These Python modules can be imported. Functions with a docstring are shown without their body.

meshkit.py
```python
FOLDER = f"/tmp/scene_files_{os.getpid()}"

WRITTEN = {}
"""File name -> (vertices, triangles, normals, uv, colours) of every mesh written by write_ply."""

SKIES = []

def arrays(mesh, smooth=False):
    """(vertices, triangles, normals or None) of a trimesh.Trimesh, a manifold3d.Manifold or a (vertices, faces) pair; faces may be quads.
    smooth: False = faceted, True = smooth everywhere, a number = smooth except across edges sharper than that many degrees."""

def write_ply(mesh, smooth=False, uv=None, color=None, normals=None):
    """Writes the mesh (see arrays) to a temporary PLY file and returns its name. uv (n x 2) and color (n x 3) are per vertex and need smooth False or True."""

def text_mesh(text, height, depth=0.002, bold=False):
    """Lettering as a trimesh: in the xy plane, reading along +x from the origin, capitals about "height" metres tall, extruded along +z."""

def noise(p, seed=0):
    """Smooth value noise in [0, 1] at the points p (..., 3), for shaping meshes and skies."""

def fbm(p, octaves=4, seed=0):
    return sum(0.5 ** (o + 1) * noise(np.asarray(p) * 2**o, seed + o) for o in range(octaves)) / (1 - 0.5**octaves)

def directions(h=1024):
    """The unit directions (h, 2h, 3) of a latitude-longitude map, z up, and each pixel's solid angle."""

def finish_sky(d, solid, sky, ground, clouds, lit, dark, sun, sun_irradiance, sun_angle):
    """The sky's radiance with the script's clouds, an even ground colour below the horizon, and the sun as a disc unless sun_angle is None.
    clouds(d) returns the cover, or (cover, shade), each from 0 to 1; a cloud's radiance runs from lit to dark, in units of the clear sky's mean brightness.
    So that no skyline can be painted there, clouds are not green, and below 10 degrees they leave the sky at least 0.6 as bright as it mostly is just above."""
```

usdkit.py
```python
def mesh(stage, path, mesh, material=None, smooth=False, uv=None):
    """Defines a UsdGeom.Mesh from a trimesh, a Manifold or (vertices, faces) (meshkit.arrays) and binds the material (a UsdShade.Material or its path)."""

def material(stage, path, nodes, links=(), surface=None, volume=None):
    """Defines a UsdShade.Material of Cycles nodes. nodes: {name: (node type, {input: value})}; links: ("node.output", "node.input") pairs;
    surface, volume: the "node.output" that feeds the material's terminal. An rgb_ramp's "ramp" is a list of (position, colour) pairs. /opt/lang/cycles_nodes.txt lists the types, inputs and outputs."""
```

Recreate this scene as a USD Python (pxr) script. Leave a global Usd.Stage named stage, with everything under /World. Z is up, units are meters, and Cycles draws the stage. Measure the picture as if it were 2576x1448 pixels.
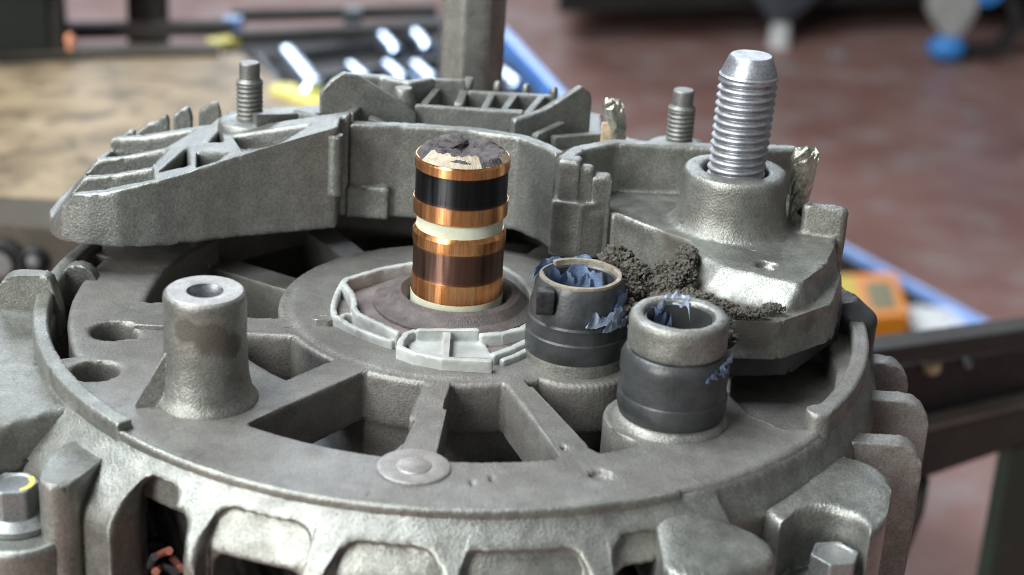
import math, random
import numpy as np, trimesh, usdkit, meshkit
from manifold3d import Manifold, CrossSection
from shapely.geometry import Polygon, Point, LineString, MultiPolygon
from shapely.ops import unary_union
from scipy import sparse
from pxr import Usd, UsdGeom, UsdLux, UsdShade, Gf, Sdf, Vt

random.seed(7)
rng = np.random.default_rng(7)
stage = Usd.Stage.CreateInMemory()
UsdGeom.SetStageUpAxis(stage, 'Z')
UsdGeom.SetStageMetersPerUnit(stage, 1.0)
UsdGeom.Scope.Define(stage, '/World')
UsdGeom.Scope.Define(stage, '/World/Looks')
ZF = 900.0            # the alternator's rear face stands this far (mm) above the floor; all shapes below are in mm

# ------------------------------------------------------------------ camera
F, PITCH, ROLL, DIST, CX, CY = 4500., math.radians(22.49), math.radians(3.39), 286.6, 1146.6, 776.1
fw = np.array([0, math.cos(PITCH), -math.sin(PITCH)])
_r0 = np.array([1., 0, 0]); _u0 = np.cross(_r0, fw)
RT = _r0 * math.cos(ROLL) + _u0 * math.sin(ROLL)
UP = -_r0 * math.sin(ROLL) + _u0 * math.cos(ROLL)
EYE = -(fw * DIST + RT * ((CX - 1288) * DIST / F) - UP * ((CY - 724) * DIST / F))
cam = UsdGeom.Camera.Define(stage, '/World/camera')
M = Gf.Matrix4d(1)
for i, v in enumerate((RT, UP, -fw)):
    M.SetRow(i, Gf.Vec4d(*map(float, v), 0))
M.SetRow(3, Gf.Vec4d(*(float(x) / 1000 for x in EYE + np.array([0, 0, ZF])), 1))
cam.AddTransformOp().Set(M)
cam.CreateHorizontalApertureAttr(36.0)
cam.CreateVerticalApertureAttr(36.0 * 575 / 1024)
cam.CreateFocalLengthAttr(36.0 * F / 2576)
cam.CreateFStopAttr(36.0 * F / 2576 / 2.7)
cam.CreateFocusDistanceAttr(0.272)
cam.CreateClippingRangeAttr(Gf.Vec2f(0.02, 100))
cam.CreateExposureAttr(0.22)


def at(px, py, z):
    """The point (mm) on the level plane z that lies in the direction of a place in the photograph (2576 wide)."""
    d = fw + RT * ((px - 1288) / F) - UP * ((py - 724) / F)
    return EYE + d * ((z - EYE[2]) / d[2])


def at2(px, py, z):
    p = at(px, py, z)
    return (float(p[0]), float(p[1]))


def zat(xy, py):
    """Height at which a point above xy appears at the row py."""
    lo, hi = -500., 100.
    for _ in range(60):
        m = (lo + hi) / 2
        d = np.array([xy[0], xy[1], m]) - EYE
        y = 724 - F * (d @ UP) / (d @ fw)
        lo, hi = (m, hi) if y > py else (lo, m)
    return lo


# ------------------------------------------------------------------ light: a workshop with a bright roof light and a wide door behind the viewer
dome = UsdLux.DomeLight.Define(stage, '/World/room_light')
dome.CreateIntensityAttr(1.0)


def rect(name, pos, target, w, h, color, power):
    l = UsdLux.RectLight.Define(stage, '/World/' + name)
    p = np.array(pos, float); t = np.array(target, float)
    z = (p - t) / np.linalg.norm(p - t)
    x = np.cross([0, 0, 1], z); x /= np.linalg.norm(x); y = np.cross(z, x)
    m = Gf.Matrix4d(1)
    for i, v in enumerate((x, y, z)):
        m.SetRow(i, Gf.Vec4d(*map(float, v), 0))
    m.SetRow(3, Gf.Vec4d(p[0], p[1], p[2] + ZF / 1000, 1))
    l.AddTransformOp().Set(m)
    l.CreateWidthAttr(w); l.CreateHeightAttr(h)
    l.CreateColorAttr(Gf.Vec3f(*color)); l.CreateIntensityAttr(power)
    return l


rect('roof_light', (-1.25, 0.05, 2.40), (0, 0.1, 0), 1.6, 1.2, (0.88, 0.95, 1.0), 19.0)
rect('door_light', (-2.0, -2.3, 1.35), (0, 0, 0), 0.95, 2.2, (0.98, 1.0, 0.97), 20.0)
rect('far_window', (-0.9, 7.0, 2.7), (0, 1.0, -0.3), 4.6, 1.7, (0.80, 0.89, 1.0), 8.0)

# ------------------------------------------------------------------ materials
LOOK = {}


def mat(name, nodes, links=(), surface='p.BSDF'):
    LOOK[name] = usdkit.material(stage, '/World/Looks/' + name, nodes, links, surface=surface)


usdkit.material(stage, '/World/Looks/room', {'b': ('background_shader', {'color': (0.93, 0.97, 1.0), 'strength': 0.17})}, surface='b.background')
UsdShade.MaterialBindingAPI.Apply(dome.GetPrim()).Bind(UsdShade.Material.Get(stage, '/World/Looks/room'))


def metal(name, dark, light, rough=(0.35, 0.55), metallic=0.8, scale=260., spots=0.25, bump=0.00012, dirt=(0.10, 0.09, 0.075), fine=2600., seed=0., grain=(0.72, 1.22), muck=()):
    """Weathered metal: patchy tone, grime in blotches, gritty fine relief; muck = places (mm) where loose dirt has caked on: (x, y, z, radius)."""
    extra, mlinks, last = {}, [('me.result', 'p.metallic')], 'gm.result'
    if muck:
        extra['dn'] = ('noise_texture', {'scale': 330., 'detail': 7, 'roughness': 0.7})
        prev = None
        for q, (mx_, my_, mz_, mr_) in enumerate(muck):
            extra['ds%d' % q] = ('vector_math', {'math_type': 'distance', 'vector2': (mx_ / 1000, my_ / 1000, (mz_ + ZF) / 1000)})
            extra['dm%d' % q] = ('map_range', {'from_min': 0.0, 'from_max': mr_ / 1000, 'to_min': 1.0, 'to_max': 0.0, 'clamp': True})
            mlinks += [('g.position', 'ds%d.vector1' % q), ('ds%d.value' % q, 'dm%d.value' % q)]
            if prev:
                extra['dx%d' % q] = ('math', {'math_type': 'maximum'})
                mlinks += [(prev, 'dx%d.value1' % q), ('dm%d.result' % q, 'dx%d.value2' % q)]
                prev = 'dx%d.value' % q
            else:
                prev = 'dm%d.result' % q
        extra['da'] = ('math', {'math_type': 'add'})
        extra['dr'] = ('rgb_ramp', {'ramp': [(0.70, (0, 0, 0)), (0.95, (.8, .8, .8)), (1.0, (.9, .9, .9))]})
        extra['dc'] = ('mix_color', {'b': (0.075, 0.066, 0.052)})
        extra['di'] = ('math', {'math_type': 'subtract', 'value1': 1.0})
        extra['dmm'] = ('math', {'math_type': 'multiply'})
        mlinks = [m for m in mlinks if m[1] != 'p.metallic'] + [(prev, 'da.value1'), ('dn.fac', 'da.value2'), ('da.value', 'dr.fac'), ('dr.color', 'dc.fac'), ('gm.result', 'dc.a'),
                  ('dr.color', 'di.value2'), ('di.value', 'dmm.value1'), ('me.result', 'dmm.value2'), ('dmm.value', 'p.metallic')]
        last = 'dc.result'
    mlinks.append((last, 'p.base_color'))
    mat(name, {**extra,
        'g': ('geometry', {}),
        'mp': ('mapping', {'location': (seed, seed * .37, seed * .71), 'scale': (1, 1, 1)}),
        'n1': ('noise_texture', {'scale': scale, 'detail': 6, 'roughness': 0.62}),
        'n2': ('noise_texture', {'scale': scale * 0.28, 'detail': 7, 'roughness': 0.68, 'distortion': 0.4}),
        'n3': ('noise_texture', {'scale': fine, 'detail': 4, 'roughness': 0.6}),
        'r1': ('rgb_ramp', {'ramp': [(0.25, dark), (0.75, light)]}),
        'r2': ('rgb_ramp', {'ramp': [(0.44, (0, 0, 0)), (0.72, (spots, spots, spots))]}),
        'mx': ('mix_color', {'b': dirt}),
        'gr': ('rgb_ramp', {'ramp': [(0.32, (grain[0],) * 3), (0.68, (grain[1],) * 3)]}),
        'gm': ('mix_color', {'blend_type': 'multiply', 'fac': 1.0}),
        'rg': ('map_range', {'from_min': 0.3, 'from_max': 0.7, 'to_min': rough[0], 'to_max': rough[1]}),
        'me': ('map_range', {'from_min': 0.0, 'from_max': 1.0, 'to_min': metallic, 'to_max': metallic * 0.2}),
        'b': ('bump', {'strength': 0.8, 'distance': bump}),
        'p': ('principled_bsdf', {}),
    }, [('g.position', 'mp.vector'), ('mp.vector', 'n1.vector'), ('mp.vector', 'n2.vector'), ('mp.vector', 'n3.vector'), ('n1.fac', 'r1.fac'), ('n2.fac', 'r2.fac'),
        ('r1.color', 'mx.a'), ('r2.color', 'mx.fac'), ('n2.fac', 'rg.value'), ('rg.result', 'p.roughness'), ('n3.fac', 'gr.fac'), ('mx.result', 'gm.a'), ('gr.color', 'gm.b'),
        ('r2.color', 'me.value'), ('n3.fac', 'b.height'), ('b.normal', 'p.normal')] + mlinks)


metal('cast_aluminium', (0.185, 0.187, 0.168), (0.35, 0.353, 0.325), (0.32, 0.52), 0.82, 300., 0.6, 0.00013, (0.11, 0.10, 0.085), 2900.)
metal('gritty_aluminium', (0.185, 0.187, 0.168), (0.35, 0.353, 0.325), (0.32, 0.52), 0.82, 300., 0.6, 0.00013, (0.11, 0.10, 0.085), 2900., muck=((34, -8, 13, 8), (36, -15, 9, 9), (45, -18, 8, 7), (52, -14, 8, 4), (38, -28, 11, 6), (33, 3, 13, 5)))
metal('stained_aluminium', (0.185, 0.187, 0.168), (0.35, 0.353, 0.325), (0.32, 0.52), 0.82, 300., 0.6, 0.00013, (0.11, 0.10, 0.085), 2900., muck=((-31.5, -42.5, 11.5, 4.2), (-35, -42, 12.5, 3), (-29, -41, 10, 3)))
metal('dusty_aluminium', (0.165, 0.158, 0.145), (0.275, 0.268, 0.25), (0.38, 0.60), 0.55, 240., 0.6, 0.00011, (0.10, 0.085, 0.072), 3000., 0.3)
metal('heat_sink_aluminium', (0.195, 0.20, 0.186), (0.30, 0.306, 0.29), (0.32, 0.48), 0.74, 340., 0.5, 0.00014, (0.13, 0.12, 0.10), 2600., 0.9)
metal('machined_aluminium', (0.25, 0.235, 0.22), (0.42, 0.40, 0.375), (0.42, 0.58), 0.8, 500., 0.2, 0.00004, (0.2, 0.17, 0.15), 4200., 1.3)
metal('zinc_steel', (0.24, 0.25, 0.265), (0.46, 0.48, 0.52), (0.36, 0.52), 0.8, 420., 0.6, 0.00005, (0.17, 0.15, 0.13), 3200., 1.7)
metal('dull_steel', (0.17, 0.17, 0.158), (0.28, 0.28, 0.265), (0.46, 0.6), 0.8, 420., 0.35, 0.00006, (0.13, 0.12, 0.10), 3200., 2.1)
metal('bolt_steel', (0.24, 0.25, 0.25), (0.34, 0.35, 0.35), (0.36, 0.5), 0.8, 420., 0.3, 0.00005, (0.12, 0.11, 0.10), 3200., 2.5)
metal('solder', (0.34, 0.33, 0.28), (0.74, 0.73, 0.64), (0.18, 0.34), 0.95, 500., 0.55, 0.0003, (0.10, 0.10, 0.08), 1300., 2.9)
metal('dark_steel', (0.014, 0.013, 0.012), (0.036, 0.033, 0.030), (0.6, 0.8), 0.0, 60., 0.4, 0.0002, (0.05, 0.04, 0.032), 900., 3.1)
metal('brown_steel', (0.042, 0.034, 0.024), (0.085, 0.07, 0.05), (0.65, 0.85), 0.0, 50., 0.4, 0.0002, (0.05, 0.04, 0.03), 900., 3.3)
metal('pale_edge', (0.12, 0.10, 0.085), (0.20, 0.175, 0.15), (0.4, 0.6), 0.3, 50., 0.4, 0.0002, (0.08, 0.06, 0.05), 900., 3.5)
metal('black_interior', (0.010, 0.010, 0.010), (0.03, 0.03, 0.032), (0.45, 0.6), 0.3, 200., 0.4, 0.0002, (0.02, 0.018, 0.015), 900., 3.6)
metal('chrome', (0.50, 0.62, 0.82), (0.60, 0.70, 0.86), (0.18, 0.28), 1.0, 80., 0.1, 0.00002, (0.3, 0.3, 0.3), 900., 3.9)


def plain(name, color, rough=0.5, metallic=0.0, var=0.12, scale=300., bump=0.00008, seed=0., extra=None):
    c = np.array(color)
    mat(name, {
        'g': ('geometry', {}), 'mp': ('mapping', {'location': (seed, seed, seed)}),
        'n': ('noise_texture', {'scale': scale, 'detail': 6, 'roughness': 0.6}),
        'r': ('rgb_ramp', {'ramp': [(0.3, tuple(c * (1 - var))), (0.7, tuple(c * (1 + var)))]}),
        'n3': ('noise_texture', {'scale': scale * 7, 'detail': 3}),
        'b': ('bump', {'strength': 0.7, 'distance': bump}),
        'p': ('principled_bsdf', {'roughness': rough, 'metallic': metallic, **(extra or {})}),
    }, [('g.position', 'mp.vector'), ('mp.vector', 'n.vector'), ('mp.vector', 'n3.vector'), ('n.fac', 'r.fac'), ('r.color', 'p.base_color'), ('n3.fac', 'b.height'), ('b.normal', 'p.normal')])


plain('cream_insulator', (0.62, 0.64, 0.50), 0.35, 0, 0.08, 500.)
plain('grey_plastic', (0.36, 0.37, 0.355), 0.42, 0, 0.22, 260., seed=.2)
plain('dusty_seal', (0.145, 0.12, 0.115), 0.62, 0, 0.3, 300., seed=.4)
plain('seal_rim', (0.10, 0.085, 0.08), 0.6, 0, 0.35, 500., 0.0003, seed=.5)
plain('bushing_plastic', (0.032, 0.034, 0.036), 0.40, 0, 0.45, 220., seed=.6)
plain('black_plastic', (0.035, 0.037, 0.038), 0.5, 0, 0.3, 200., seed=.7)
plain('blue_film', (0.17, 0.235, 0.37), 0.28, 0, 0.35, 500., 0.0002, seed=.8)
plain('pale_film', (0.36, 0.43, 0.56), 0.25, 0, 0.25, 500., 0.0002, seed=.85)
plain('tan_resin', (0.50, 0.38, 0.25), 0.5, 0, 0.3, 900., 0.0002, seed=.9)
plain('burnt_resin', (0.075, 0.06, 0.062), 0.55, 0, 0.45, 600., 0.0006, seed=1.)
plain('pale_resin', (0.40, 0.335, 0.25), 0.22, 0, 0.3, 900., 0.0003, seed=1.05)
plain('old_rim', (0.27, 0.235, 0.18), 0.55, 0.2, 0.4, 900., 0.0003, seed=.95)
plain('grit', (0.105, 0.095, 0.078), 0.8, 0, 0.6, 1500., 0.0006, seed=1.1)
plain('yellow_paint', (0.62, 0.55, 0.12), 0.5, 0, 0.2, 700., seed=1.2)
plain('copper_wire', (0.34, 0.12, 0.09), 0.4, 0.7, 0.2, 500., seed=1.3)
plain('orange_plastic', (0.66, 0.215, 0.012), 0.42, 0, 0.06, 40., seed=1.4)
plain('yellow_plastic', (0.50, 0.38, 0.015), 0.45, 0, 0.06, 40., seed=1.5)
plain('screen_glass', (0.16, 0.14, 0.06), 0.3, 0, 0.05, 40., seed=1.6)
plain('blue_enamel', (0.06, 0.17, 0.46), 0.30, 0, 0.15, 30., seed=1.7)
plain('pale_blue_enamel', (0.27, 0.42, 0.80), 0.28, 0, 0.15, 30., seed=1.8)
plain('bright_blue_plastic', (0.04, 0.25, 0.68), 0.4, 0, 0.1, 10., seed=1.9)
plain('white_rag', (0.62, 0.63, 0.64), 0.8, 0, 0.2, 60., 0.001, seed=2.)
plain('green_paint', (0.006, 0.030, 0.018), 0.45, 0, 0.4, 20., seed=2.1)
plain('murky_paint', (0.012, 0.018, 0.016), 0.5, 0, 0.6, 14., seed=2.2)
plain('rubber', (0.02, 0.02, 0.02), 0.7, 0, 0.3, 20., seed=2.3)
plain('grey_blue_paint', (0.030, 0.038, 0.046), 0.5, 0, 0.3, 10., seed=2.4)
plain('pale_grey', (0.30, 0.30, 0.29), 0.5, 0, 0.2, 10., seed=2.5)
plain('tray_sheet', (0.020, 0.018, 0.020), 0.65, 0.0, 0.4, 14., seed=2.6)
plain('orange_tip', (0.85, 0.36, 0.20), 0.4, 0, 0.1, 40., seed=2.7)
plain('underbody', (0.010, 0.010, 0.009), 0.7, 0, 0.4, 4., seed=2.8)


def copper(name, a, b, rough, band=None):
    """Slip-ring copper: fine turned lines round the axis, upright streaks; band = (bottom, top) of a worn track that fades into clean copper at its edges."""
    nodes = {
        'g': ('geometry', {}), 'mp': ('mapping', {'scale': (18, 18, 7000)}),
        'n': ('noise_texture', {'scale': 1.0, 'detail': 5, 'roughness': 0.7}),
        'mv': ('mapping', {'scale': (900, 900, 40)}),
        'v': ('noise_texture', {'scale': 1.0, 'detail': 5, 'roughness': 0.65}),
        'mz': ('mix_float', {'fac': 0.8}),
        'r': ('rgb_ramp', {'ramp': [(0.32, a), (0.66, b)]}),
        'bu': ('bump', {'strength': 0.5, 'distance': 0.00002}),
        'rr': ('map_range', {'from_min': 0.3, 'from_max': 0.7, 'to_min': rough * .7, 'to_max': rough * 1.5}),
        'tv': ('combine_xyz', {'x': 0.0, 'y': 0.0, 'z': 1.0}),
        'p': ('principled_bsdf', {'metallic': 0.95, 'anisotropic': 0.92}),
    }
    links = [('g.position', 'mp.vector'), ('g.position', 'mv.vector'), ('mp.vector', 'n.vector'), ('mv.vector', 'v.vector'), ('n.fac', 'mz.a'), ('v.fac', 'mz.b'), ('mz.result', 'r.fac'),
             ('n.fac', 'bu.height'), ('bu.normal', 'p.normal'), ('v.fac', 'rr.value'), ('rr.result', 'p.roughness'), ('tv.vector', 'p.tangent')]
    if band:
        nodes.update({
            's': ('separate_xyz', {}), 'mid': ('math', {'math_type': 'subtract', 'value2': ((band[0] + band[1]) / 2 + ZF) / 1000}),
            'ab': ('math', {'math_type': 'absolute'}), 'sc': ('math', {'math_type': 'multiply', 'value2': 2000 / (band[1] - band[0])}),
            'ad': ('math', {'math_type': 'add'}), 'er': ('rgb_ramp', {'ramp': [(0.60, (0, 0, 0)), (0.80, (1, 1, 1))]}), 'hf': ('math', {'math_type': 'multiply', 'value2': 0.55}),
            'mx': ('mix_color', {'b': (0.62, 0.27, 0.11)})})
        links += [('g.position', 's.vector'), ('s.z', 'mid.value1'), ('mid.value', 'ab.value1'), ('ab.value', 'sc.value1'), ('sc.value', 'hf.value1'), ('hf.value', 'ad.value1'), ('n.fac', 'nh.value1'), ('nh.value', 'ad.value2'),
                  ('ad.value', 'er.fac'), ('er.color', 'mx.fac'), ('r.color', 'mx.a'), ('mx.result', 'p.base_color')]
        nodes['nh'] = ('math', {'math_type': 'multiply', 'value2': 0.35})
    else:
        links.append(('r.color', 'p.base_color'))
    mat(name, nodes, links)


copper('bright_copper', (0.60, 0.19, 0.05), (1.0, 0.54, 0.25), 0.24)
copper('tarnished_copper', (0.075, 0.045, 0.04), (0.25, 0.13, 0.09), 0.40, (6.4, 12.0))
copper('blackened_copper', (0.016, 0.016, 0.018), (0.060, 0.058, 0.060), 0.42, (18.9, 24.6))

mat('wood', {
    'g': ('geometry', {}), 'mp': ('mapping', {'rotation': (0, 0, 0.25), 'scale': (9, 30, 9)}),
    'n': ('noise_texture', {'scale': 1.6, 'detail': 8, 'roughness': 0.62, 'distortion': 0.6}),
    'n2': ('noise_texture', {'scale': 48., 'detail': 7, 'roughness': 0.62, 'distortion': 0.5}),
    'n3': ('noise_texture', {'scale': 9., 'detail': 3}),
    'r': ('rgb_ramp', {'ramp': [(0.25, (0.15, 0.108, 0.062)), (0.55, (0.30, 0.222, 0.132)), (0.8, (0.38, 0.295, 0.19))]}),
    'r2': ('rgb_ramp', {'ramp': [(0.48, (0, 0, 0)), (0.62, (0.8, 0.8, 0.8))]}),
    'mx': ('mix_color', {'b': (0.075, 0.052, 0.032)}),
    'p': ('principled_bsdf', {'roughness': 0.6}),
}, [('g.position', 'mp.vector'), ('mp.vector', 'n.vector'), ('g.position', 'n2.vector'), ('n.fac', 'r.fac'), ('n2.fac', 'r2.fac'), ('r.color', 'mx.a'), ('r2.color', 'mx.fac'), ('mx.result', 'p.base_color')])
mat('red_floor', {
    'g': ('geometry', {}),
    'n': ('noise_texture', {'scale': 3.2, 'detail': 7, 'roughness': 0.62, 'distortion': 0.3}),
    'n2': ('noise_texture', {'scale': 9.0, 'detail': 6, 'roughness': 0.6}),
    'r': ('rgb_ramp', {'ramp': [(0.28, (0.25, 0.13, 0.112)), (0.5, (0.34, 0.185, 0.16)), (0.72, (0.41, 0.25, 0.225))]}),
    'r2': ('rgb_ramp', {'ramp': [(0.48, (0, 0, 0)), (0.66, (0.75, 0.75, 0.75))]}),
    'mx': ('mix_color', {'b': (0.40, 0.33, 0.325)}),
    'rg': ('map_range', {'from_min': 0.3, 'from_max': 0.7, 'to_min': 0.30, 'to_max': 0.52}),
    'p': ('principled_bsdf', {}),
}, [('g.position', 'n.vector'), ('g.position', 'n2.vector'), ('n.fac', 'r.fac'), ('n2.fac', 'r2.fac'), ('r.color', 'mx.a'), ('r2.color', 'mx.fac'), ('mx.result', 'p.base_color'), ('n2.fac', 'rg.value'), ('rg.result', 'p.roughness')])

# ------------------------------------------------------------------ scene tree helpers
used = {}


def numbered(path):
    k = used.get(path, 0)
    used[path] = k + 1
    return path if k == 0 else '%s_%03d' % (path, k)


ORG = {}


def tag(prim, label=None, cat=None, group=None, kind=None):
    for k, v in (('label', label), ('category', cat), ('group', group), ('kind', kind)):
        if v:
            prim.SetCustomDataByKey(k, v)


def thing(name, label, cat, origin, group=None, kind=None):
    path = numbered('/World/' + name)
    x = UsdGeom.Xform.Define(stage, path)
    o = np.array(origin, float)
    x.AddTranslateOp().Set(Gf.Vec3d(*(float(v) for v in (o + [0, 0, ZF]) / 1000)))
    ORG[path] = o
    tag(x.GetPrim(), label, cat, group, kind)
    return path


def tri(m):
    if isinstance(m, Manifold):
        k = m.to_mesh()
        return trimesh.Trimesh(np.array(k.vert_properties[:, :3]), np.array(k.tri_verts), process=False)
    return m


def part(parent, name, m, look, label=None, smooth=35, kind=None):
    """One mesh prim under its thing (or under a part)."""
    m = tri(m).copy()
    root = '/'.join(parent.split('/')[:3])
    m.vertices = (m.vertices - ORG[root]) / 1000.0
    path = numbered(parent + '/' + name)
    p = usdkit.mesh(stage, path, m, LOOK[look], smooth=smooth)
    tag(p.GetPrim(), label, None, None, kind)
    return path


def solo(name, m, look, label, cat, origin=None, group=None, kind=None, smooth=35):
    """A thing that is one mesh."""
    m = tri(m).copy()
    o = np.array(origin if origin is not None else [*(m.bounds.mean(0)[:2]), m.bounds[0][2]], float)
    m.vertices = (m.vertices - o) / 1000.0
    path = numbered('/World/' + name)
    p = usdkit.mesh(stage, path, m, LOOK[look], smooth=smooth)
    UsdGeom.Xformable(p).AddTranslateOp().Set(Gf.Vec3d(*(float(v) for v in (o + [0, 0, ZF]) / 1000)))
    tag(p.GetPrim(), label, cat, group, kind)
    return path


# ------------------------------------------------------------------ shape helpers (mm)
def cyl(x, y, z0, z1, r0, r1=None, n=64):
    return Manifold.cylinder(z1 - z0, r0, r0 if r1 is None else r1, n).translate((x, y, z0))


def prism(poly, z0, z1):
    """Extrudes a list of points, or a shapely polygon with holes."""
    if isinstance(poly, (list, tuple)):
        poly = Polygon([(float(a[0]), float(a[1])) for a in poly])
    if isinstance(poly, MultiPolygon):
        out = Manifold()
        for g in poly.geoms:
            out = out + prism(g, z0, z1)
        return out
    poly = poly.buffer(0)
    if isinstance(poly, MultiPolygon):
        return prism(poly, z0, z1)
    poly = trimesh.path.polygons.Polygon(poly.exterior, poly.interiors) if False else poly
    rings = [np.array(poly.exterior.coords)[:-1]] + [np.array(i.coords)[:-1] for i in poly.interiors]
    from manifold3d import FillRule
    cs = CrossSection([r.tolist() for r in rings], FillRule.EvenOdd)
    return cs.extrude(z1 - z0).translate((0, 0, z0))


def lathe(profile, x=0, y=0, n=96):
    """Turned solid of (r, z) points."""
    cs = CrossSection([[list(map(float, p)) for p in profile]])
    if cs.area() < 1e-6:
        cs = CrossSection([[list(map(float, p)) for p in profile[::-1]]])
    return cs.revolve(n).translate((x, y, 0))


def box(x0, x1, y0, y1, z0, z1):
    return Manifold.cube((x1 - x0, y1 - y0, z1 - z0)).translate((x0, y0, z0))


def hull(*ms):
    return Manifold.batch_hull(list(ms))


def pts_hull(pts):
    return Manifold.hull_points([list(map(float, p)) for p in pts])


def wall(line, t, z0, z1):
    """An upright plate of thickness t along a ground line."""
    return prism(LineString([(float(a[0]), float(a[1])) for a in line]).buffer(t / 2, cap_style=2, join_style=1), z0, z1)


def sector(r0, r1, a0, a1, n=48):
    a = np.radians(np.linspace(a0, a1, n))
    return Polygon([(r1 * math.cos(t), r1 * math.sin(t)) for t in a] + [(r0 * math.cos(t), r0 * math.sin(t)) for t in a[::-1]])


def cast(m, edge=0.8, it=10, rough=0.05, seed=0, scale=0.5, most=0.9):
    """Rounds every edge of a solid the way a casting is rounded and gives the skin a slight unevenness."""
    t = tri(m.refine_to_length(edge))
    v0 = np.array(t.vertices); v = v0.copy()
    e = t.edges_unique
    n = len(v)
    W = sparse.coo_matrix((np.ones(2 * len(e)), (np.r_[e[:, 0], e[:, 1]], np.r_[e[:, 1], e[:, 0]])), shape=(n, n)).tocsr()
    deg = np.maximum(np.asarray(W.sum(1)).ravel(), 1)[:, None]
    for _ in range(it):
        v = v + 0.5 * (W @ v / deg - v)
        v = v - 0.52 * (W @ v / deg - v)
    d = v - v0
    L = np.linalg.norm(d, axis=1, keepdims=True)
    t = trimesh.Trimesh(v0 + d * np.minimum(1, most / np.maximum(L, 1e-9)), t.faces, process=False)
    if rough:
        v = np.array(t.vertices)
        n = meshkit.fbm(v * scale + 50, 4, seed) - 0.5
        t.vertices = v + t.vertex_normals * (n * 2 * rough)[:, None]
    return t


def lump(c, r, seed, squash=(1, 1, 1), rough=0.5, sub=3, scale=1.2):
    t = trimesh.creation.icosphere(sub, 1.0)
    v = np.array(t.vertices)
    d = 1 + rough * (meshkit.fbm(v * scale + seed * 3.1 + 20, 4, seed) - 0.5) * 2
    t.vertices = v * d[:, None] * np.array(squash) * r + np.array(c)
    return t


def thread(x, y, z0, z1, r, pitch, depth, n=48, tip=None, lean=(0, 0)):
    """A screw thread as one helical skin, closed at both ends."""
    per = 8
    prof = np.array([0, .1, .42, .78, 1, .78, .42, .1])
    rows = int((z1 - z0) / pitch * per)
    v, f = [], []
    for i in range(rows + 1):
        for j in range(n):
            ph = (i - per * j / n) % per
            a = 2 * math.pi * j / n
            k = np.interp(ph, range(per + 1), list(prof) + [0])
            env = min(1.0, i / per, (rows - i) / per) if rows > 2 * per else 1
            rr = r - depth * k * max(env, 0)
            z = z0 + (z1 - z0) * i / rows
            v.append((x + rr * math.cos(a) + lean[0] * (z - z0), y + rr * math.sin(a) + lean[1] * (z - z0), z))
    rings = rows + 1
    last = v[-n:]
    if tip:
        for (tr, tz) in tip:
            for j in range(n):
                a = 2 * math.pi * j / n
                v.append((x + tr * math.cos(a) + lean[0] * (tz - z0), y + tr * math.sin(a) + lean[1] * (tz - z0), tz))
            rings += 1
    for i in range(rings - 1):
        for j in range(n):
            a, b = i * n + j, i * n + (j + 1) % n
            f += [(a, b, b + n), (a, b + n, a + n)]
    top = np.array(v[-n:]).mean(0); v.append(tuple(top)); k = len(v) - 1
    for j in range(n):
        f.append(((rings - 1) * n + j, (rings - 1) * n + (j + 1) % n, k))
    bot = np.array(v[:n]).mean(0); v.append(tuple(bot)); k = len(v) - 1
    for j in range(n):
        f.append(((j + 1) % n, j, k))
    return trimesh.Trimesh(np.array(v), np.array(f), process=False)


def join(ms):
    return trimesh.util.concatenate([tri(m) for m in ms])


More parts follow.
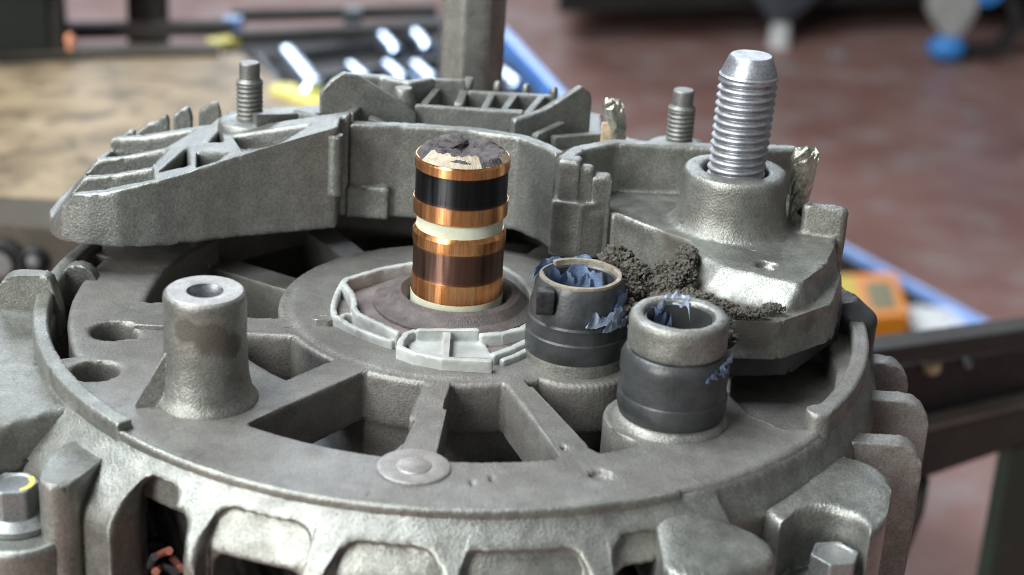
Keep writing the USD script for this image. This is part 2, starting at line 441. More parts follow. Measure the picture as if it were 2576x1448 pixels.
def beam(p, q, z0, z1, depth):
    """A straight bar whose near bottom edge runs from p to q and which is so deep behind that edge."""
    p, q = np.array(p[:2], float), np.array(q[:2], float)
    d = (q - p) / np.linalg.norm(q - p)
    n = np.array([-d[1], d[0]])
    if n[1] < 0:
        n = -n
    return prism([p, q, q + n * depth, p + n * depth], z0, z1)


# ================================================================== floor and background
BZ = -130.0
g = np.array([[-6000, -3000, -900], [9000, -3000, -900], [9000, 12000, -900], [-6000, 12000, -900.]])
fl = trimesh.Trimesh(g, [[0, 1, 2], [0, 2, 3]], process=False)
solo('floor', fl, 'red_floor', 'worn red painted workshop floor with pale scuffs', 'floor', origin=(0, 0, -900), kind='structure', smooth=False)


# the steel bench the alternator stands on
P1, P2 = at2(2340, 1200, BZ), at2(2600, 1113, BZ)
dirb = np.array(P2) - np.array(P1); dirb /= np.linalg.norm(dirb)
P3 = tuple(np.array(P1) + dirb * 150)
back = np.array([-dirb[1], dirb[0]])
bench = thing('steel_bench', 'dark steel bench frame under and behind the alternator', 'workbench', (60, 120, BZ - 40))
part(bench, 'bench_plate', prism([(-400, 240), (-400, 345), (32, 345), tuple(np.array(P1) + back * 30), P1, (92, 90), (70, -62), (-62, -62), (-90, 60), (-150, 200)], BZ - 12, BZ - 0.5), 'dark_steel')




def row(line, xy):
    (xa, ya), (xb, yb) = line
    z = zat(xy, ya)
    for _ in range(8):
        d = np.array([xy[0], xy[1], z]) - EYE
        x = 1288 + F * (d @ RT) / (d @ fw)
        z = zat(xy, ya + (yb - ya) * (x - xa) / (xb - xa))
    return z


A0 = tuple(np.array(P1) - dirb * 34)
Bq = tuple(np.array(P1) + dirb * 48)


def bar(off, depth, lo, hi):
    p, q = np.array(A0) + back * off, np.array(Bq) + back * off
    v = []
    for w in (p, q):
        for o in (0, depth):
            for line in (lo, hi):
                z = row(line[0], w) + line[1]
                v.append((*(w + back * o), z))
    return pts_hull(v)


l_top, l_sh, l_fl, l_bot = ((2210, 882), (2576, 830)), ((2340, 912), (2576, 880)), ((2340, 1076), (2576, 1020)), ((2340, 1200), (2576, 1118))
part(bench, 'bottom_flange', cast(bar(0, 6, (l_bot, 0), (l_fl, -1.0)), 2, 4, 0), 'dark_steel')
part(bench, 'flange_edge', bar(-0.5, 7, (l_fl, -1.0), (l_fl, 0.2)), 'pale_edge')
part(bench, 'web', bar(6, 3, (l_fl, 0.2), (l_sh, 0)), 'black_interior')
part(bench, 'top_flange', cast(bar(0, 9, (l_sh, 0), (l_top, 0)), 2, 4, 0), 'dark_steel')
for (px, py, r, lk, lb) in ((2336, 922, 2.6, 'tan_resin', 'tan screw head in the steel channel'), (2452, 915, 1.5, 'bolt_steel', None)):
    w = np.array(P1) + dirb * (px - 2352) / 7.6 + back * 4
    part(bench, 'screw', lump((w[0], w[1], zat(w, py)), r, 3, rough=.1), lk, lb)
L0 = np.array(P1) + dirb * 37 + back * 1
part(bench, 'bench_leg', prism([L0, L0 + dirb * 60, L0 + dirb * 60 + back * 5, L0 + back * 5], -900, BZ - 1), 'green_paint', 'dark green painted bench leg')

# dark iron bracket with round nuts at the far left, in front of the board
br = thing('iron_bracket', 'dark greasy iron bar with round bolt heads at the left edge beside the alternator', 'iron bar', (-190, 250, BZ))
zt_ = zat((-100, 236), 588)
part(br, 'bar', cast(box(-330, -66, 236, 262, BZ, zt_), 4, 5, 0.2), 'brown_steel')
for (px, py, r) in ((2, 662, 8.6), (88, 652, 4.2)):
    lo, hi = -140., 0.
    zc = (BZ + zt_) / 2
    for _ in range(40):
        d = np.array([at2(px, py, zc)[0], 236, zc]) - EYE
        zc += ((724 - F * (d @ UP) / (d @ fw)) - py) / 11
    xc = EYE[0] + (at(px, py, zc)[0] - EYE[0]) * (236 - EYE[1]) / (at(px, py, zc)[1] - EYE[1])
    for (nm, prof, lk) in (('washer', [(r * .55, 0), (r, 0), (r, 1.6), (r * .75, 2.4), (r * .55, 1.2)], 'black_interior'), ('bolt_head', [(0, 0), (r * .5, 0), (r * .46, 2.6), (0, 3)], 'bolt_steel')):
        part(br, nm, lathe(prof, n=40).rotate((90, 0, 0)).translate((xc, 236.2, zc)), lk)

# wooden board
bd = [at2(-200, 172, BZ), at2(604, 133, BZ), at2(692, 200, BZ), at2(826, 272, BZ), (34, 350), (-190, 348), at2(-260, 580, BZ)]
bd[6] = (-360, 348)
board = thing('wooden_board', 'tan scratched wooden board lying on the bench behind the left wing', 'wooden board', (-150, 450, BZ - 12))
part(board, 'board', prism(bd, BZ - 12, BZ), 'wood')
for (a, b, w) in (((546, 112), (600, 104), 22), ((716, 232), (800, 262), 30)):
    c0, c1 = np.array(at2(*a, BZ)), np.array(at2(*b, BZ))
    part(board, 'yellow_edge', prism(LineString([c0, c1]).buffer(w / 4.4 * 1.0), BZ - 1, BZ + 2.5), 'yellow_paint', 'yellow painted patch on the board edge')

# rails behind the board
rails = thing('frame_rails', 'dark steel trolley frame behind the wooden board', 'steel frame', (-150, 640, -900))
zU = BZ + 10
part(rails, 'flat_rail', beam(at2(-260, 142, BZ + 3), at2(552, 128, BZ + 3), BZ + 2, BZ + 3, 15), 'brown_steel', 'brown flat steel rail')
part(rails, 'rail_lip', beam(at2(-260, 158, BZ), at2(552, 143, BZ), BZ - 6, BZ + 2, 1.5), 'black_interior')
part(rails, 'rear_rail', beam(at2(150, 100, BZ), at2(588, 92, BZ), BZ, BZ + 7, 8), 'dark_steel')
part(rails, 'upper_rail', beam(at2(588, 57, BZ), at2(1100, 43, BZ), BZ, BZ + 5.5, 6), 'dark_steel')
part(rails, 'lower_rail', beam(at2(588, 112, BZ), at2(1110, 84, BZ), BZ, BZ + 5, 8), 'dark_steel')
pc = at2(362, 70, BZ)
part(rails, 'post', box(pc[0] - 8.8, pc[0] + 8.8, pc[1], pc[1] + 22, -900, 160), 'dark_steel')
for (px, py, lk) in ((585, 72, 'blue_enamel'), (888, 48, 'grey_blue_paint')):
    c = at2(px, py + 12, BZ)
    part(rails, 'clip', box(c[0] - 4.5, c[0] + 4.5, c[1] - 4, c[1] + 6, BZ, BZ + 8), lk)

# tool tray with chrome tools
TZ = BZ - 6
tray = thing('tool_tray', 'dark tool tray with a blue painted edge behind the alternator', 'tool tray', (-20, 560, TZ - 3))
tp = [at2(560, 116, TZ), at2(900, 60, TZ), at2(1212, 28, TZ), at2(1520, 350, TZ), (60, 420), (20, 352), (-60, 440)]
part(tray, 'tray_bottom', prism(tp, TZ - 3, TZ), 'tray_sheet')
e0, e1 = at2(1206, 18, TZ + 8), at2(1535, 372, TZ + 8)
part(tray, 'blue_edge', cast(wall([e0, e1], 7, TZ - 2, TZ + 10), 2.5, 6, 0), 'blue_enamel')
for k, (a, b) in enumerate((((760, 150), (1050, 118)), ((800, 215), (1100, 168)), ((640, 150), (700, 230)))):
    part(tray, 'divider', wall([at2(*a, TZ), at2(*b, TZ)], 3, TZ, TZ + 5), 'black_plastic')
tools = [((722, 148), (796, 240), 7.0, 'thick chrome tool shaft lying nearest the wooden board'),
         ((944, 82), (1000, 142), 4.8, 'chrome tool shaft lying farther back left of the grey upright bar'),
         ((1034, 82), (1078, 132), 5.0, 'farthest chrome tool shaft half behind the grey upright bar'),
         ((880, 176), (925, 215), 4.6, 'chrome tool end just over the left rear fin of the heat sink'),
         ((972, 174), (1016, 212), 4.8, 'second chrome tool end over the heat sink, left of the bar'),
         ((1044, 176), (1090, 215), 5.0, 'chrome tool end over the heat sink touching the grey upright bar'),
         ((1222, 166), (1304, 226), 4.8, 'chrome tool shaft right of the grey upright bar')]
for (a, b, r, lab) in tools:
    p0, p1 = np.array(at(*a, TZ + r)), np.array(at(*b, TZ + r))
    d = p1 - p0; L = np.linalg.norm(d); d /= L
    t = thing('chrome_tool', lab, 'hand tool', (p0[0], p0[1], TZ), group='chrome tools in the tray')
    sh = lathe([(0, 0), (r * .8, 0), (r, 1.2), (r, L - 1.2), (r * .8, L), (0, L)], n=40)
    m = trimesh.geometry.align_vectors([0, 0, 1], d); m[:3, 3] = p0
    s = tri(sh); s.apply_transform(m)
    part(t, 'shaft', s, 'chrome')

# lower cart with the meter
CZ = -520.0
cart = thing('lower_tray', 'black tray with a pale blue rail at lower level on the right', 'tray', (300, 900, CZ - 3))
r0, r1 = np.array(at2(2085, 601, CZ + 22)), np.array(at2(2560, 857, CZ + 22))
cd = (r1 - r0) / np.linalg.norm(r1 - r0); cn = np.array([cd[1], -cd[0]])
if cn[1] > 0:
    cn = -cn
part(cart, 'tray_bottom', prism([r0 - cd * 200, r1 + cd * 60, r1 + cd * 60 + cn * 330, r0 - cd * 200 + cn * 330], CZ - 3, CZ), 'black_interior')
part(cart, 'rail', cast(wall([r0 - cd * 60, r1 + cd * 20], 5, CZ + 14, CZ + 24), 5, 4, 0), 'pale_blue_enamel')
part(cart, 'side_sheet', wall([r0 - cd * 60, r1 + cd * 20], 3, CZ, CZ + 14.5), 'dark_steel')
mz = CZ + 42
q = [np.array(at2(*p, mz)) for p in ((2080, 694), (2256, 686), (2290, 792), (2105, 806))]
mm = thing('multimeter', 'orange digital multimeter with olive screen right of the alternator', 'multimeter', (*np.mean(q, 0), CZ))
part(mm, 'body', cast(prism(Polygon(q).buffer(-3).buffer(3), CZ + .5, mz), 4, 6, 0), 'orange_plastic')


def quad_in(q, u0, u1, v0, v1):
    def e(u, v):
        return (q[0] * (1 - u) + q[1] * u) * (1 - v) + (q[3] * (1 - u) + q[2] * u) * v
    return [e(u0, v0), e(u1, v0), e(u1, v1), e(u0, v1)]


part(mm, 'panel', prism(quad_in(q, .02, .36, .06, .93), mz - 1, mz + .9), 'yellow_plastic', 'yellow front panel')
part(mm, 'screen', prism(quad_in(q, .50, .86, .22, .84), mz - 1, mz + .8), 'screen_glass', 'olive display')
c = at(2336, 815, CZ + 8)
solo('white_rag', lump((c[0], c[1], CZ + 10), 26, 11, (1.3, 1.1, .40), .5), 'white_rag', 'crumpled white rag in the lower tray beside the orange multimeter', 'rag')

# upright grey bar behind the heat sink
ub = thing('upright_bar', 'grey cast metal bar standing upright behind the heat sink', 'metal bar', (-2, 84, BZ))
ux0, ux1 = -8.6, 1.2
part(ub, 'bar', cast(prism([(-8.2, 82), (-3.8, 79.0), (1.6, 79.6), (4.6, 87.5), (-7, 90)], BZ, 66), 1.6, 5, .05), 'cast_aluminium')

# dark machine top left
tl = thing('dark_machine', 'dark green and black machine at the top left corner', 'machine', (-300, 640, -900))
c0, c1 = at2(-330, 134, BZ + 6), at2(122, 116, BZ + 6)
part(tl, 'body', cast(beam(c0, c1, BZ - 60, 120, 90), 20, 4, 0), 'murky_paint')
part(tl, 'foot', beam(np.array(c0) + [0, 20], np.array(c1) + [-30, 20], -900, BZ - 60, 60), 'murky_paint')
cc = at(128, 108, BZ + 8)
part(tl, 'cover', cast(cyl(cc[0] - 3, cc[1] + 12, BZ - 10, BZ + 60, 9, 6), 4, 4, 0), 'black_plastic')
o = at(176, 100, BZ + 8)
solo('orange_cap', join([lump((o[0], o[1], o[2]), 2.6, 5, (.85, .85, 1.25), .08), cyl(o[0], o[1], BZ + 3, o[2], 1.6)]), 'orange_tip', 'small orange cap glinting beside the dark machine', 'cap')

# machine far right on the floor
FZ = -900.0
vm = thing('parked_machine', 'dark underside of a parked machine at the top of the picture', 'machine', (1200, 4700, FZ))
va, vb = np.array(at2(1395, 128, FZ)), np.array(at2(2800, 80, FZ))
part(vm, 'underbody', prism([va, vb, vb * 1.5, va * 1.5], FZ + 85, FZ + 1300), 'underbody')
part(vm, 'wheel', tri(cyl(0, 0, 0, 160, 300)).apply_transform(trimesh.transformations.rotation_matrix(math.pi / 2, [1, 0, 0])).apply_translation((at(2560, 20, FZ)[0] + 60, at(2560, 20, FZ)[1] + 330, FZ + 300)), 'rubber')
j = at(1958, 118, FZ)
st = thing('jack_stand', 'dark grey prop with a pale foot under the parked machine', 'prop', (j[0], j[1], FZ))
part(st, 'foot', cast(cyl(j[0], j[1], FZ, FZ + 62, 26, 20), 12, 4, 0), 'white_rag')
part(st, 'post', cast(hull(cyl(j[0] - 6, j[1], FZ + 62, FZ + 66, 30), box(j[0] - 85, j[0] + 80, j[1] - 20, j[1] + 40, FZ + 130, FZ + 330)), 25, 4, 0), 'grey_blue_paint')
k = at(2375, 165, FZ)
cs = thing('blue_caster', 'bright blue caster wheel with a black tyre at the top right', 'caster', (k[0], k[1], FZ))
part(cs, 'hub', lump((k[0], k[1], FZ + 40), 36, 8, (1.15, .8, .8), .15), 'bright_blue_plastic')
ty = tri(lathe([(60, -22), (82, -18), (90, 0), (82, 18), (60, 22)], n=48)); ty.apply_transform(trimesh.transformations.rotation_matrix(math.pi / 2, [1, 0, 0])); ty.apply_translation((k[0] + 85, k[1] + 60, FZ + 90))
part(cs, 'tyre', ty, 'rubber')
part(cs, 'fork', cast(hull(cyl(k[0] + 8, k[1] + 10, FZ + 60, FZ + 70, 20), box(k[0] - 55, k[0] + 55, k[1], k[1] + 40, FZ + 120, FZ + 160)), 15, 4, 0), 'pale_grey')
part(cs, 'arm', cast(hull(box(k[0] + 45, k[0] + 85, k[1] + 5, k[1] + 40, FZ + 140, FZ + 175), box(k[0] + 85, k[0] + 200, k[1] + 5, k[1] + 50, FZ + 260, FZ + 420)), 25, 4, 0), 'bright_blue_plastic')
for i, (px, py, r, lab) in enumerate(((2108, 142, 20, 'white chip of debris on the red floor below the parked machine'), (1985, 176, 14, 'faint pale crumb on the red floor behind the big stud'), (2450, 300, 12, 'tiny pale crumb far right on the red floor'))):
    p = at(px, py, FZ)
    solo('floor_chip', lump((p[0], p[1], FZ + 3), r, 20 + i, (1.2, 1.6, .25), .4, 2), 'pale_grey', lab, 'debris')

# ================================================================== the alternator
alt = thing('alternator', 'opened car alternator of dusty cast aluminium with bare slip rings', 'alternator', (0, 0, BZ))

# ---- end shield: disc, hub, spokes
keep = [LineString([(-1, -26), (-2.5, -40)]).buffer(2.0, cap_style=2), Polygon([(-2.9, -36), (0.6, -36), (0, -49), (1.0, -53), (-8, -54), (-4.6, -47)]),
        Polygon([(8.6, -27), (12.6, -27), (20.6, -45.5), (26, -50), (24, -54), (15, -54), (17.2, -50)]),
        Polygon([(-11, -24), (-16, -21), (-33, -43), (-36, -48), (-30, -49), (-27, -45)]),
        Polygon([(-22, -8), (-52, -8.5), (-54, -15), (-23, -14.5)]),
        Point(32, -35).buffer(9.2), Point(19, -17).buffer(9.2), Point(-33.4, -36.8).buffer(7.4)]
keep.append(sector(37.5, 54, 186, 232))
keep.append(sector(49, 54, 150, 190))
for a in (92, 62, 32, 4, -20):
    ca, sa = math.cos(math.radians(a)), math.sin(math.radians(a))
    keep.append(LineString([(26 * ca, 26 * sa), (54 * ca, 54 * sa)]).buffer(2.4, cap_style=2))
keep.append(sector(45, 54, -46, 40))
vents = sector(28.2, 51.6, 0, 360, 200).buffer(0) if False else Point(0, 0).buffer(51.6, 64).difference(Point(0, 0).buffer(28.2, 64))
vents = vents.difference(unary_union(keep)).buffer(-0.8).buffer(0.8)
disc = lathe([(0, -8), (65.2, -8), (65.2, -1.4), (64.6, 0.0), (0, 0)], n=240)
disc = disc - prism(vents, -12, 2)
disc = disc + lathe([(0, -26), (26.5, -26), (28.0, -6), (27.4, -0.6), (26.2, 0.35), (0, 0.35)], n=120)
h1, h2 = at2(287, 833, 0), at2(240, 934, 0)
disc = disc - cyl(*h1, -12, 2, 3.5) - cyl(*h2, -12, 2, 3.5)
disc = disc - prism(LineString([h1, (h1[0] + 14, h1[1] + 0.5)]).buffer(2.6), -0.7, 2)
gsl = sector(60.4, 63.3, 167.5, 206)
disc = disc - prism(gsl, -12, 2)
pit = Polygon([(41.7, -26), (44, -32), (48, -36), (52.8, -35.5), (57, -25), (59, -15), (58.8, -3), (50, 4), (44, -8)]).buffer(-1).buffer(1)
disc = disc - prism(pit, -4.5, 2)
for (px, py, r, dp) in ((1510, 1195, 1.3, .8), (1420, 1128, .55, .8), (1190, 1215, .5, .5), (1238, 1205, .5, .5)):
    p = at2(px, py, 0)
    disc = disc - cyl(*p, -dp, 2, r)
disc = disc - hull(cyl(*at2(1498, 1195, 0), -.7, 2, .9), cyl(*at2(1530, 1197, 0), -.7, 2, .9))
for a in (150, 122):
    ca, sa = math.cos(math.radians(a)), math.sin(math.radians(a))
    disc = disc + prism(LineString([(26 * ca, 26 * sa), (53 * ca, 53 * sa)]).buffer(2.6, cap_style=2), -12, -4.5)
# lower ledges on the hub, bearing seat recess
disc = disc - cyl(0, 0, -1.2, 2, 15.0, n=96)
part(alt, 'end_shield', cast(disc, 0.75, 8, 0.07), 'dusty_aluminium', 'round rear end shield with spokes', smooth=60)

# ---- rim walls
rl = prism(sector(63.2, 65.6, 164, 229), -4, 1.4) + prism(sector(63.0, 65.4, 206, 229), -2, .6) + prism(sector(64.4, 65.4, 229, 300), -3, .25)
part(alt, 'rim_wall', cast(rl, 0.6, 6, 0.08, 3), 'cast_aluminium', smooth=60)
rr = prism(sector(62.6, 65.2, -33, 28), -2, 2.4) + cyl(63.6 * math.cos(math.radians(-33)), 63.6 * math.sin(math.radians(-33)), -2, 2.6, 1.9)
part(alt, 'rim_wall', cast(rr, 0.6, 6, 0.08, 4), 'dusty_aluminium', smooth=60)

# ---- body below the rim with scallops and windows
body = lathe([(63.6, -60), (73.2, -60), (73.0, -9.5), (72.2, -7.4), (66.4, -2.0), (65.4, -1.2), (65.2, -0.6), (63.6, -0.6)], n=240) ^ prism(sector(40, 95, -150, -55), -61, 2)
body = body + lathe([(63.6, -60), (67.4, -60), (67.4, -5.5), (65.8, -2.2), (65.2, -0.6), (63.6, -0.6)], n=240)
slots = [(262, 470, 1262, 1322), (534, 832, 1300, 1420), (846, 1132, 1335, 1490), (1146, 1442, 1335, 1490), (1486, 1672, 1330, 1428)]
outer = lathe([(65.6, -2.0), (66.2, -3.0), (69.4, -7.6), (69.8, -10), (69.8, -61), (95, -61), (95, -2.0)], n=240)


def rim_angle(px, py, z=-4.5):
    p = at2(px, py, z)
    return math.degrees(math.atan2(p[1], p[0]))


for i, (xa, xb, yy, yw) in enumerate(slots):
    a0, a1 = sorted((rim_angle(xa, yy), rim_angle(xb, yy)))
    am = math.radians((a0 + a1) / 2)
    hw = math.radians(a1 - a0) / 2 * 69
    zt = (-2.7, -3.0, -3.9, -4.1, -3.4)[i]
    rr_ = (3.2, 3.4, 4.6, 3.0, 4.0)[i]
    wedge = hull(cyl(-hw + rr_, 0, 0, 40, rr_, n=32).rotate((90, 0, 0)), cyl(hw - rr_, 0, 0, 40, rr_, n=32).rotate((90, 0, 0)), box(-hw, hw, -40, 0, -60, -rr_ * 2)).translate((0, -50, zt - rr_)).rotate((0, 0, math.degrees(am) + 90))
    deep = lathe([(64.6, -2), (65.4, -60), (95, -61), (95, -2)], n=160) if i == 0 else outer
    body = body - (deep ^ wedge)
    zw = zat((69.5 * math.cos(am), 69.5 * math.sin(am)), yw)
    hv = math.radians(a1 - a0) / 2 * 69 - (1.6 if i == 0 else 1.0)
    wn = hull(cyl(-hv + 2, 0, 0, 26, 2, n=24).rotate((90, 0, 0)), cyl(hv - 2, 0, 0, 26, 2, n=24).rotate((90, 0, 0)), box(-hv, hv, -26, 0, -60, -8))
    if i == 0:      # the first window is cut straight through towards the viewer's side
        wc = at2(380, 1330, -4.5)
        body = body - hull(cyl(-2.2, 0, 0, 30, 1.8, n=24).rotate((90, 0, 0)), cyl(2.2, 0, 0, 30, 1.8, n=24).rotate((90, 0, 0)), box(-4.0, 4.0, -30, 0, -60, -8)).translate((wc[0], wc[1] + 18, zat((wc[0], wc[1] + 2), 1310) - 1.8))
    else:
        body = body - wn.translate((0, -52, zw - 2.0)).rotate((0, 0, math.degrees(am) + 90))
part(alt, 'housing_wall', cast(body, 0.95, 16, 0.10, 5, most=1.5), 'cast_aluminium', 'slotted cylindrical housing wall', smooth=60)

# ---- left lug, tab, pad
lugz = -1.6
lug = prism([(-90, -6), (-74, -6), (-63, -3), (-60, -26), (-50, -42), *[at2(*p, -2) for p in ((240, 1020), (150, 1040), (60, 1066), (0, 1082))], (-76, -56), (-90, -50)], lugz - 7.5, lugz)
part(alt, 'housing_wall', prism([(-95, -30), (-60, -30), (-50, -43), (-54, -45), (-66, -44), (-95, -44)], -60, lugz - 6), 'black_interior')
lug = lug - cyl(*at2(52, 1262, -8), -20, -3.2, 6.4)
part(alt, 'mounting_lug', cast(lug, 1.1, 14, 0.08, 6, most=1.6), 'cast_aluminium', 'flat mounting lug at the left', smooth=60)
tabp = at2(75, 778, -1.6)
tab = hull(cyl(tabp[0] - 1.6, 0, 0, 2.6, 3.2, n=40).rotate((90, 0, 0)).translate((0, tabp[1] + 2.4, 0.9)), cyl(tabp[0] + 2.2, 0, 0, 2.6, 1.6, n=30).rotate((90, 0, 0)).translate((0, tabp[1] + 2.4, 2.6)), box(tabp[0] - 4.8, tabp[0] + 5.0, tabp[1] - .2, tabp[1] + 2.4, -6, -2))
part(alt, 'cooling_fin', cast(tab, 0.6, 6, 0.06, 7), 'cast_aluminium', 'rounded upright tab at the left')
bump = hull(cyl(0, 0, 0, 2.4, 3.0, n=30).rotate((90, 0, 0)).translate((*at2(205, 690, 0), -0.6)), box(*[at2(205, 690, 0)[0] + s for s in (-3, 4)], *[at2(205, 690, 0)[1] + s for s in (-2.4, 0)], -5, -2))
part(alt, 'cooling_fin', cast(bump, 0.6, 6, 0.06, 8), 'cast_aluminium')
pad = hull(*[cyl(x, y, -60, -3.4, r) for (x, y, r) in ((-49.6, -50.0, 2.8), (-49.4, -56.2, 2.6), (-46, -46, 2.6))], )
part(alt, 'wall_rib', cast(pad, 1.1, 14, 0.06, 9, most=1.6), 'cast_aluminium', 'thick rib left of the first window')


def bolt(px, py, z, r, lab, mark=False):
    c = at2(px, py, z)
    pth = part(alt, 'flange_bolt', cast(prism([(c[0] + r * math.cos(math.radians(60 * i + 12)), c[1] + r * math.sin(math.radians(60 * i + 12))) for i in range(6)], z - 4.6, z) - cyl(*c, z - .22, z + 1, r * .74), .4, 4, 0), 'bolt_steel', lab)
    part(pth, 'flange', lathe([(0, z - 6), (r * 1.45, z - 6), (r * 1.45, z - 5.2), (r * 1.05, z - 4.2), (0, z - 4.2)], *c, n=48), 'bolt_steel')
    part(pth, 'shank', cyl(*c, z - 30, z - 6, r * .55), 'black_interior')
    if mark:
        a = np.radians(np.linspace(-50, 40, 14))
        part(pth, 'paint_mark', prism(LineString([(c[0] + r * .72 * math.cos(t), c[1] + r * .72 * math.sin(t)) for t in a]).buffer(.34), z - .4, z + .06), 'yellow_paint', 'yellow paint mark on the bolt head')


bolt(36, 1214, -6.0, 3.3, 'hexagonal flange bolt marked with yellow paint', True)
bolt(2100, 1392, -9.5, 3.4, 'hexagonal bolt at the lower right')
part(alt, 'lug_seat', cast(cyl(*at2(40, 1222, -6), -60, -12.1, 7.5), 0.9, 5, .05), 'cast_aluminium')

# ---- right side: fins, lug with hollow, front pad
for i, (xl, xr, yt, z) in enumerate(((2150, 2284, 905, -3.4), (2168, 2334, 1000, -3.8), (2136, 2316, 1108, -4.2))):
    y0 = at2((xl + xr) / 2, yt + 10, z)[1]
    x0, x1 = 59.0, at2(xr, yt + 90, z - 5)[0]
    f = hull(box(x0, x1 - 4, y0, y0 + 3.6, z - 1, z), box(x0, x1, y0, y0 + 3.6, -60, z - 4.5), cyl(0, 0, 0, 3.6, 4, n=40).rotate((90, 0, 0)).translate((x1 - 4, y0 + 3.6, z - 4)))
    part(alt, 'cooling_fin', cast(f, 0.9, 11, 0.10, 10 + i, most=1.2), 'dusty_aluminium', smooth=60)
rl0 = at2(2110, 1290, -6)
lugr = hull(cyl(rl0[0] - 2, rl0[1] + 1, -40, -5.6, 8.6), cyl(rl0[0] + 2.4, rl0[1] + 8, -40, -5.0, 6), cyl(54, -38, -40, -4.6, 4))
c2 = at2(2075, 1400, -9.5)
lugr = lugr - hull(cyl(*c2, -14.5, 2, 5.6), cyl(c2[0] - 5, c2[1] - 12, -14.5, 2, 9.5))
part(alt, 'mounting_lug', cast(lugr, 1.0, 14, 0.08, 14, most=1.5), 'cast_aluminium', 'hollowed bolt lug at the lower right', smooth=60)
padr = hull(*[cyl(*at2(px, py, -4.6), -60, -4.6, r) for (px, py, r) in ((1760, 1330, 3.6), (1868, 1385, 4.2), (1740, 1430, 3.6))], cyl(*at2(1690, 1290, -3), -60, -2.4, 2.5))
part(alt, 'wall_rib', cast(padr, 1.1, 16, 0.06, 15, most=1.6), 'cast_aluminium', 'rounded pad at the lower right')
capc = at2(2150, 872, -2)
part(alt, 'plastic_cap', cast(hull(cyl(capc[0], capc[1] + 3, -12, 2.2, 3.6), cyl(capc[0] - 2.5, capc[1] + 5, -12, 4.4, 3.0)), .8, 8, 0), 'black_plastic', 'black plastic cap at the right rim')

# ---- inside: rotor, fan and windings seen through the openings
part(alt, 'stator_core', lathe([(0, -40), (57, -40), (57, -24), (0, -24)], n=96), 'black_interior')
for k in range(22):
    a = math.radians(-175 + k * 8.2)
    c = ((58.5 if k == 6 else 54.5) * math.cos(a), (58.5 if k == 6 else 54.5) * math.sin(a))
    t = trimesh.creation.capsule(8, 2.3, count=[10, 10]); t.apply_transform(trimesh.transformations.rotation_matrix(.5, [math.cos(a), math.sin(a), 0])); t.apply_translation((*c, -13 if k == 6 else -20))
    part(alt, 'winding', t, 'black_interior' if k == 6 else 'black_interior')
wq = at(405, 1378, -10)
for q in range(9):
    t = tri(thread(0, 0, 0, 9, .55, 1.1, .12, 10)); t.apply_transform(trimesh.transformations.euler_matrix(.9 + .07 * q, .25 * math.sin(q * 2.3), .3)); t.apply_translation((wq[0] - 3.0 + q * .72, wq[1] + 6.5 + 1.4 * math.sin(q * 1.9), -16.5 - .5 * math.cos(q * 2.7)))
    part(alt, 'winding', t, 'copper_wire' if q % 3 else 'black_interior', 'reddish copper winding seen through the window' if q == 1 else None)
part(alt, 'rotor_fan', box(1, 9, -36.0, -34.5, -24, -15) + box(10, 14, -38, -36.5, -24, -17), 'bolt_steel')
fb = at2(800, 1090, -14)
part(alt, 'rotor_fan', lump((fb[0], fb[1], -18), 5, 3, (1.3, 1, .8), .2), 'grey_blue_paint')

# ---- rivet, front boss
rv = at2(1041, 1177, 0)
part(alt, 'rivet', lathe([(0, -1), (4.9, -1), (4.9, .2), (4.5, .4), (2.4, .28), (2.1, .5), (0, .55)], *rv, n=56), 'machined_aluminium', 'flat shiny rivet head')
BX, BY = -33.4, -36.8
boss = lathe([(0, -7), (7.6, -7), (7.4, 0.1), (6.5, 1.4), (6.0, 4.0), (5.75, 9), (5.75, 15.8), (5.4, 16.2), (3.2, 16.2), (2.5, 14.8), (2.5, 2), (0, 2)], BX, BY, 72)
boss = boss + wall([(BX - 4, BY - 4), (BX - 8.5, BY - 5.5)], 1.4, -2, 6).trim_by_plane((-.62, 0, -.5), -0.0) if False else boss
rib1 = pts_hull([(BX - 5, BY - 2.0, 8), (BX - 5, BY - 3.2, 8), (BX - 9.2, BY - 3.4, 0), (BX - 9.2, BY - 4.8, 0), (BX - 3, BY - 2, -1), (BX - 3, BY - 3.4, -1)])
boss = boss + rib1
part(alt, 'threaded_boss', cast(boss, 0.55, 5, 0.07, 16), 'stained_aluminium', 'hollow boss at the left front', smooth=60)
part(alt, 'boss_face', lathe([(2.55, 16.22), (3.3, 16.36), (5.2, 16.36), (5.4, 16.2), (3.2, 16.1)], BX, BY, 72), 'machined_aluminium')
part(alt, 'boss_bore', lathe([(2.3, 5), (2.62, 5), (2.62, 14.9), (3.3, 16.3), (3.15, 16.32), (2.45, 14.9)], BX, BY, 72), 'zinc_steel')

